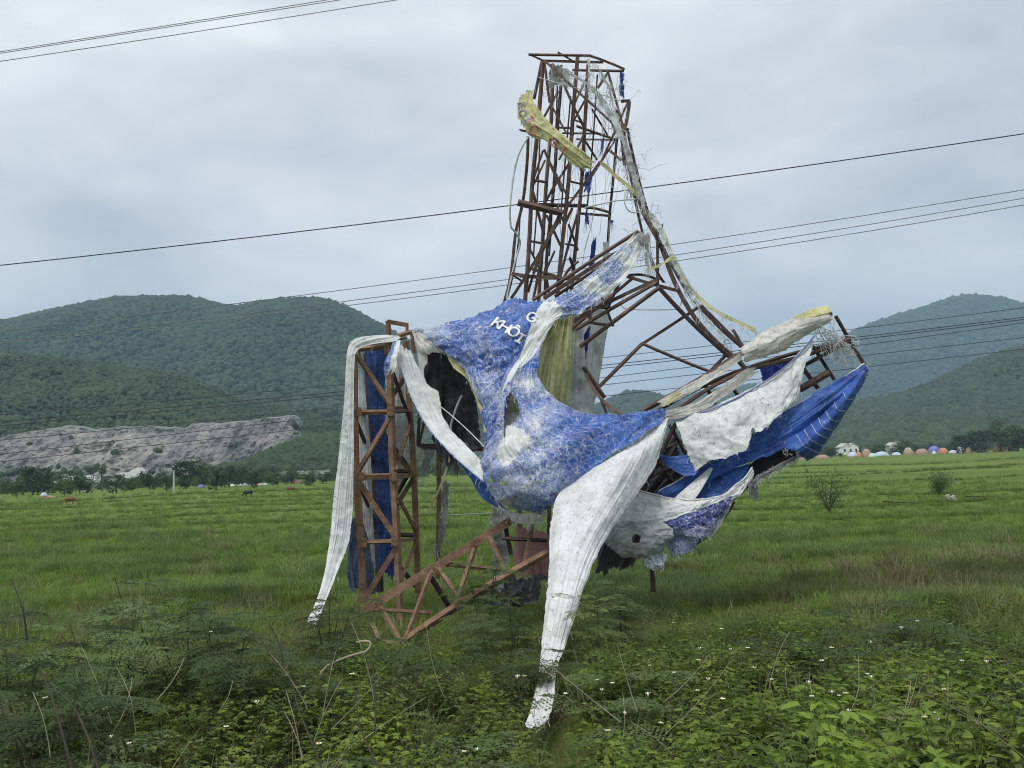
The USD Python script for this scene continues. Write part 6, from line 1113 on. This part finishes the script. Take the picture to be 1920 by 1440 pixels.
q = np.stack([xx, D, ground_z(xx, D)], -1)
side = xx / (0.6 * D)                                           # -1 left edge of the view, 1 right edge
nz = fbm(q * [0.9, 0.9, 0] + 7, 3, 31)
u_ = rp_.random(n)
strawy = 0.20 + 0.22 * smooth(0.2, -0.9, side) * smooth(9, 6, D) + 0.9 * np.clip(nz - 0.52, 0, 1)
kind = np.where(u_ < strawy, 5 + rp_.integers(0, 2, n), np.where(u_ < strawy + 0.13, 7 + rp_.integers(0, 2, n), rp_.integers(0, 5, n)))
kind = np.where((D > 9.2) & (rp_.random(n) < 0.6), 7 + rp_.integers(0, 2, n), kind)
hole = fbm(q * [0.55, 0.55, 0] + 1, 2, 44)
ok = (hole > 0.36) | (rp_.random(n) < 0.5)
ok &= ~((np.abs(xx / D * FPX - 45) < 48) & (D < 8.6) & (D > 6.2) & (rp_.random(n) < 0.62))           # crushed where the cloth lies
kind = np.where((side > 0.12) & (D < 8) & (rp_.random(n) < 0.35), rp_.choice([0, 1, 3], n), kind)
sc = rp_.uniform(0.75, 1.45, n) * (0.8 + 0.5 * (hole - 0.4)) * np.where(D > 9, 0.8, 1) * (1 + 0.18 * smooth(0.15, 0.5, side) * smooth(9, 6.5, D))
scatter('/World/undergrowth', WEEDS, kind[ok], q[ok], rp_.uniform(0, 6.28, n)[ok], sc[ok], tilt=rp_.uniform(0, 0.3, n)[ok], label='tangled leafy weeds and dry grass covering the near bank', cat='undergrowth', kind='stuff')

# ------------------------------------------------ feathery shrubs
def frond(base, d, L, r, pairs=6, leaflets=7, V=None, Fc=None):
    """A twice-feathered leaf: paired leaflets along side ribs along a drooping mid-rib."""
    d = d / np.linalg.norm(d); side0 = np.cross(d, [0, 0, 1.0]); side0 /= np.linalg.norm(side0) + 1e-9
    t = np.linspace(0.22, 1, pairs)
    mid = base + d * L * t[:, None] - np.array([0, 0, 0.28 * L]) * (t ** 2)[:, None]
    tang = d - np.array([0, 0, 0.5]) * t[:, None]; tang /= np.linalg.norm(tang, axis=1, keepdims=True)
    cs, ds = [], []
    for s in (-1, 1):
        pd = tang * 0.62 + s * side0 * 0.78 - np.array([0, 0, 0.12]); pd /= np.linalg.norm(pd, axis=1, keepdims=True)
        pl = L * 0.48 * (0.75 + 0.4 * np.sin(t * 2.6))
        k = np.linspace(0.1, 1, leaflets)
        c = mid[:, None] + pd[:, None] * (pl[:, None] * k)[..., None] - np.array([0, 0, 0.10]) * (pl[:, None] * k * k)[..., None]
        perp = np.cross(pd, np.cross(side0 * s, tang)); perp /= np.linalg.norm(perp, axis=1, keepdims=True) + 1e-9
        for q in (-1, 1):
            cs.append(c.reshape(-1, 3)); dd = pd[:, None] * 0.55 + q * perp[:, None] * 0.85; ds.append(np.broadcast_to(dd, c.shape).reshape(-1, 3))
    return np.vstack(cs), np.vstack(ds), np.vstack([base, mid])
def shrub(seed, h, nst, spread, size=0.030, young=False, lean=(0, 0)):
    r = np.random.default_rng(seed)
    C, Dv, stems = [], [], []
    for k in range(nst):
        a = r.uniform(0, 6.28); e = np.array([math.cos(a), math.sin(a), 0]) * r.uniform(0.25, 1.0) * spread + np.array([lean[0], lean[1], 0])
        L = h * r.uniform(0.65, 1.05); t = np.linspace(0, 1, 9)[:, None]
        ln = np.array([0, 0, -0.1]) + e * t ** 1.4 + np.array([0, 0, 1]) * L * (t - 0.12 * t * t) + 0.015 * r.normal(0, 1, (9, 3)) * t
        stems.append(tube(ln, np.linspace(0.011, 0.003, 9) * (h / 1.4) ** 0.5, 5))
        nf = int(6 * h / 1.4) + 3
        for j in range(nf):
            tt = 0.34 + 0.66 * (j + r.random()) / nf
            base = np.array([np.interp(tt, t[:, 0], ln[:, i]) for i in range(3)])
            b = j * 2.4 + r.uniform(-.5, .5)
            d = np.array([math.cos(b), math.sin(b), r.uniform(0.0, 0.7)])
            c, dv, mid = frond(base, d, r.uniform(0.24, 0.42) * (0.75 if tt > 0.9 else 1), r)
            C.append(c); Dv.append(dv); stems.append(tube(mid, 0.0018, 3))
    C, Dv = np.vstack(C), np.vstack(Dv); n = len(C)
    Dv = Dv / np.linalg.norm(Dv, axis=1, keepdims=True)
    s = size * r.uniform(0.75, 1.2, (n, 1)); w = np.cross(Dv, [0.1, 0.2, 1.0]); w /= np.linalg.norm(w, axis=1, keepdims=True); w = (w + 0.35 * r.normal(0, 1, (n, 3))) * s * 0.27
    m = C + Dv * s * 0.5
    v = np.stack([C, m + w, C + Dv * s - [0, 0, 0.003], m - w], 1).reshape(-1, 3); o = np.arange(n)[:, None] * 4
    return join(stems), (v, np.vstack([o + [0, 1, 2], o + [0, 2, 3]]))
SHRUBS = []
for k, (h, nst, sp) in enumerate([(1.5, 4, 0.45), (1.3, 5, 0.5), (1.0, 5, 0.55), (1.6, 3, 0.35), (0.75, 4, 0.5)]):
    cl = stage.CreateClassPrim(f'/feathery_shrub_kind_{"abcde"[k]}')
    st, lf = shrub(700 + k, h, nst, sp)
    usdkit.mesh(stage, str(cl.GetPath()) + '/stem', st, m_stem, smooth=True); usdkit.mesh(stage, str(cl.GetPath()) + '/foliage', lf, m_leuc2 if k == 3 else m_leuc)
    SHRUBS.append((cl.GetPath(), h))
# (pixel of the top, distance, kind, note)
for j, (px, pyt, D, kd, lab) in enumerate([
    (40, 1075, 6.6, 1, 'feathery shrub at the left edge with a dark bare stem'), (175, 1085, 6.9, 3, 'yellow green feathery shrub near the left with drooping tips'), (95, 1180, 5.4, 0, 'dark feathery shrub low at the left, nearest the camera on that side'),
    (235, 1070, 8.0, 3, 'pale slender feathery shrub behind the left ones'), (345, 1020, 8.6, 1, 'tall feathery shrub with brownish tips in the left half'), (420, 1075, 8.0, 0, 'blue green feathery shrub left of the white drape foot'), (510, 1130, 7.4, 1, 'spreading feathery shrub below the foot of the left drape'),
    (610, 1060, 10.6, 1, 'feathery shrub in front of the foot of the left drape'), (640, 1130, 9.6, 2, 'dense feathery shrub at the left end of the fallen truss'),
    (905, 1005, 12.6, 0, 'feathery shrub sprouting through the upper end of the fallen truss'), (900, 1110, 10.5, 1, 'dense feathery shrub below the lower rail of the fallen truss'), (960, 1095, 11.0, 0, 'feathery shrub just left of the long white drape'), (985, 1160, 8.8, 2, 'feathery shrub overlapping the left edge of the long white drape'), (790, 1175, 9.0, 4, 'small feathery shrub below the crossing of the fallen truss braces'),
    (1115, 1075, 10.2, 3, 'light feathery shrub just right of the long white drape'), (1160, 1050, 11.2, 0, 'tall feathery shrub below the torn hole on the right'), (1195, 1225, 7.0, 4, 'small feathery shrub with a pale tip right of the drape tip'),
    (1500, 1140, 8.6, 4, 'round blue green feathery shrub in the right half'), (1690, 1095, 9.8, 4, 'spreading blue green feathery shrub beside the dry bank'),
    (1895, 1190, 6.8, 4, 'dark feathery shrub at the right edge'), (745, 1330, 4.6, 4, 'grey green feathery shrub low in the centre foreground'), (20, 1330, 4.6, 4, 'feathery shrub in the lower left corner')]):
    path, h = SHRUBS[kd]
    top = P(px, pyt, D); g = float(ground_z(top[0], D))
    s = float(np.clip((top[2] - g) / h, 0.45, 1.5))
    use('feathery_shrub', path, lab, 'shrub', 'feathery shrubs on the near bank', (top[0], D, g), RNG.uniform(0, 6.28), s)

# ------------------------------------------------ bushes in the middle distance
def bush(name, px, pyb, hpx, wpx, lab, leaves, seed, dense):
    p, _, _ = seen(1, px, px + .01, pyb, pyb + .01); p = p[0]
    h, w = hpx * p[1] / FPX, wpx * p[1] / FPX
    r = np.random.default_rng(seed); st, C = [], []
    for k in range(14):
        a = r.uniform(0, 6.28); e = np.array([math.cos(a) * w / 2, math.sin(a) * w / 2, 0]) * r.uniform(0.2, 1); t = np.linspace(0, 1, 8)[:, None]
        ln = e * t ** 1.3 + np.array([0, 0, 1]) * h * r.uniform(0.6, 1) * t + 0.05 * r.normal(0, 1, (8, 3)) * t
        st.append(tube(ln, np.linspace(0.03, 0.006, 8), 4))
        for j in range(leaves // 14):
            c = ln[min(7, int(2 + 6 * r.random()))]; C.append(c + r.normal(0, 0.13 * w if dense else 0.10 * w, 3) * [1, 1, .7])
    t_ = thing(name, lab, 'bush', loc=p)
    obj('stem', join(st), m_stem, t_, smooth=True); obj('foliage', leaf_quads(np.array(C), 0.11 if dense else 0.10, r, 0.5), LEAFS[1], t_)
bush('bush', 1555, 962, 86, 105, 'sparse see-through bush in the field below the blue roll', 1100, 5, False)
bush('bush', 1762, 928, 44, 58, 'rounder denser bush in the field at the right', 1400, 6, True)
m_stone = plain('pale_stone', (0.36, 0.33, 0.28), 0.25, 4, bump=0.02)
for px, py, lean, lab in ((1780, 941, -0.25, 'pale stone post leaning left below the denser bush'), (1793, 942, -0.5, 'pale stone post leaning further over, right of its twin')):
    p, _, _ = seen(1, px, px + .01, py, py + .01); p = p[0]; k = p[1] / FPX
    t_ = thing('stone_post', lab, 'stone post', loc=p)
    b_ = trimesh.creation.box([7 * k, 6 * k, 15 * k]).subdivide().subdivide(); b_.vertices += 0.02 * (np.stack([noise(b_.vertices * 6, s_) for s_ in (1, 2, 3)], -1) - .5)
    b_.apply_translation([0, 0, 6 * k]); b_.apply_transform(trimesh.transformations.rotation_matrix(lean, [0, 1, 0]))
    obj('block', b_, m_stone, t_)
def stick(name, label, pts, wpx, cat, group=None, m=None, taper=0.4):
    p = np.array(pts, float); k = np.linspace(0, 1, len(p)); t = np.linspace(0, 1, 12)
    q = PchipInterpolator(k, p)(t); w = P(q[:, 0], q[:, 1], q[:, 2])
    obj(name, tube(w, np.linspace(1, taper, 12) * wpx * p[:, 2].mean() / FPX / 2, 5), m or m_twig, None, smooth=True, label=label, cat=cat, group=group)
stick('fallen_pole', 'pale bamboo pole lying across the field right of the sparse bush', [(1655, 940, 44), (1690, 942, 44), (1715, 943, 44)], 2.4, 'pole', None, m_darkstem)
stick('fallen_pole', 'thin pale pole lying beside the leaning stone posts', [(1810, 931, 46), (1870, 930, 46)], 1.8, 'pole', None, m_darkstem)
stick('bent_branch', 'bent dry branch crooked over below the lower end of the fallen truss', [(598, 1272, 7.9), (612, 1250, 7.9), (650, 1232, 7.9), (692, 1218, 7.9), (695, 1204, 7.9), (682, 1202, 7.9), (668, 1205, 7.9)], 6, 'branch', None, m_twig, 0.6)
for k, (pts, w, lab) in enumerate([
    ([(142, 1470, 4.6), (118, 1380, 4.7), (98, 1310, 4.8), (72, 1250, 5.0)], 9, 'long dark bare stem leaning left in the lower left corner'), ([(190, 1460, 4.5), (160, 1370, 4.6), (140, 1330, 4.7), (112, 1300, 4.8)], 9, 'dark bare stem beside the leaning one in the lower left corner'),
    ([(50, 1200, 6.4), (44, 1150, 6.4), (20, 1085, 6.5)], 7, 'dark stem of the shrub at the left edge'), ([(530, 1270, 6.9), (528, 1225, 7), (505, 1170, 7.1)], 8, 'forked dark stem below the left drape foot'), ([(520, 1250, 6.9), (500, 1215, 7), (482, 1190, 7.1)], 6, 'thin dark stem left of the forked one'),
    ([(603, 1440, 4.9), (580, 1380, 5), (560, 1330, 5.1), (548, 1280, 5.3)], 8, 'brown bare stem in the lower centre left'), ([(702, 1370, 5.4), (704, 1310, 5.6), (698, 1245, 5.9)], 7, 'upright brown stem below the bent branch'), ([(715, 1445, 4.6), (690, 1400, 4.7), (672, 1350, 4.8), (668, 1300, 5)], 7, 'leaning dark stem at the bottom left of centre')]):
    stick('bare_stem', lab, pts, w * 0.62, 'stem', None, m_darkstem, 0.45)
# dry stalks
r_ = np.random.default_rng(91)
for k in range(34):
    px, pyb = r_.uniform(40, 1900), r_.uniform(1290, 1440)
    D = 4.6 + (1440 - pyb) / 60; L = r_.uniform(50, 150); dx = r_.normal(0, 60)
    pts = [(px, pyb, D), (px + dx * .5 + r_.normal(0, 5), pyb - L * .5, D), (px + dx, pyb - L, D + .1)]
    stick('dry_stalk', 'thin pale dry stalk sticking up from the weeds', pts, r_.uniform(1.3, 2.4), 'dry stalk', 'dry stalks among the weeds')
# ------------------------------------------------ white daisies
m_petal, m_disc = plain('petal', (0.66, 0.66, 0.60), 0.06, 30), plain('flower_disc', (0.62, 0.42, 0.05), 0.2, 30)
def flower_kind(name, seed, npet, open_=0.25):
    r = np.random.default_rng(seed); cl = stage.CreateClassPrim('/' + name)
    V, Fc = [], []
    for k in range(npet):
        a = k * 2 * math.pi / npet + r.uniform(-.15, .15); d = np.array([math.cos(a), math.sin(a), open_]); sd = np.array([-math.sin(a), math.cos(a), 0]); L = 0.020 * r.uniform(.85, 1.15)
        o = len(V); V += [d * 0.004, d * L * .5 + sd * .0062, d * L * .92 + sd * .0055, d * L, d * L * .92 - sd * .0055, d * L * .5 - sd * .0062]; Fc += [[o, o + 1, o + 5], [o + 1, o + 2, o + 5], [o + 2, o + 4, o + 5], [o + 2, o + 3, o + 4]]
    usdkit.mesh(stage, str(cl.GetPath()) + '/petals', (np.array(V), np.array(Fc)), m_petal)
    s = trimesh.creation.icosphere(1, 0.0065); s.apply_scale([1, 1, .8]); s.apply_translation([0, 0, .003])
    usdkit.mesh(stage, str(cl.GetPath()) + '/centre', s, m_disc, smooth=True)
    t = np.linspace(0, 1, 6)[:, None]; ln = np.array([0.03, 0.02, -0.32]) * t + np.array([0.02, -0.01, 0]) * np.sin(t * 3) - [0, 0, .002]
    usdkit.mesh(stage, str(cl.GetPath()) + '/stem', tube(ln, 0.0016, 4), m_stem, smooth=True)
    return cl.GetPath()
FL = [flower_kind('daisy_kind_a', 1, 5), flower_kind('daisy_kind_b', 2, 6, 0.5), flower_kind('daisy_kind_c', 3, 5, 1.2)]
SEEN = [(1262, 1168), (1353, 1180), (1312, 1218), (1310, 1238), (1402, 1216), (1370, 1220), (1413, 1252), (1447, 1275), (1328, 1276), (1308, 1295), (1355, 1312), (1517, 1283), (1522, 1306), (1573, 1305), (1560, 1300), (1586, 1300), (1627, 1265), (1634, 1272), (1560, 1215), (1541, 1240), (1632, 1206), (1770, 1293), (1756, 1338), (1758, 1352), (1735, 1345), (1804, 1240), (1850, 1244), (1905, 1318), (1609, 1412), (1592, 1336), (1120, 1275), (1148, 1282), (1128, 1296), (1218, 1248), (1264, 1262), (1172, 1340), (1140, 1370), (1060, 1302), (1215, 1305), (1240, 1356), (674, 1254), (660, 1265), (652, 1352), (970, 1272), (978, 1274), (984, 1268), (926, 1252), (870, 1410), (915, 1428), (895, 1408), (353, 1176), (395, 1185), (498, 1292), (570, 1288), (569, 1312), (482, 1320), (410, 1399), (424, 1363), (383, 1406), (242, 1395), (255, 1405), (208, 1384), (527, 1380), (598, 1395), (358, 1430), (84, 1310), (1690, 1180), (1720, 1165)]
for k, (px, py) in enumerate([q for i, q in enumerate(SEEN) if q[0] > 1000 or i % 2]):
    D = float(np.interp(py, [1160, 1440], [7.0, 4.55]))
    use('daisy', FL[k % 3], 'small white daisy with a yellow centre standing above the weeds', 'daisy', 'white daisies among the weeds', P(px, py, D - 0.1), r_.uniform(0, 6), r_.uniform(0.6, 1.0))
# ================================================================== haze
m_haze = mat('haze', {'v': ('principled_volume', dict(color=(0.50, 0.75, 1.0), density=HAZE_DENSITY, anisotropy=0.2))}, [], surface=None, volume='v.volume')
hb = trimesh.creation.box([13000, 13000, 900]); hb.apply_translation([0, 1500, 900 / 2 - 4])
obj('haze', hb, m_haze, kind='stuff')
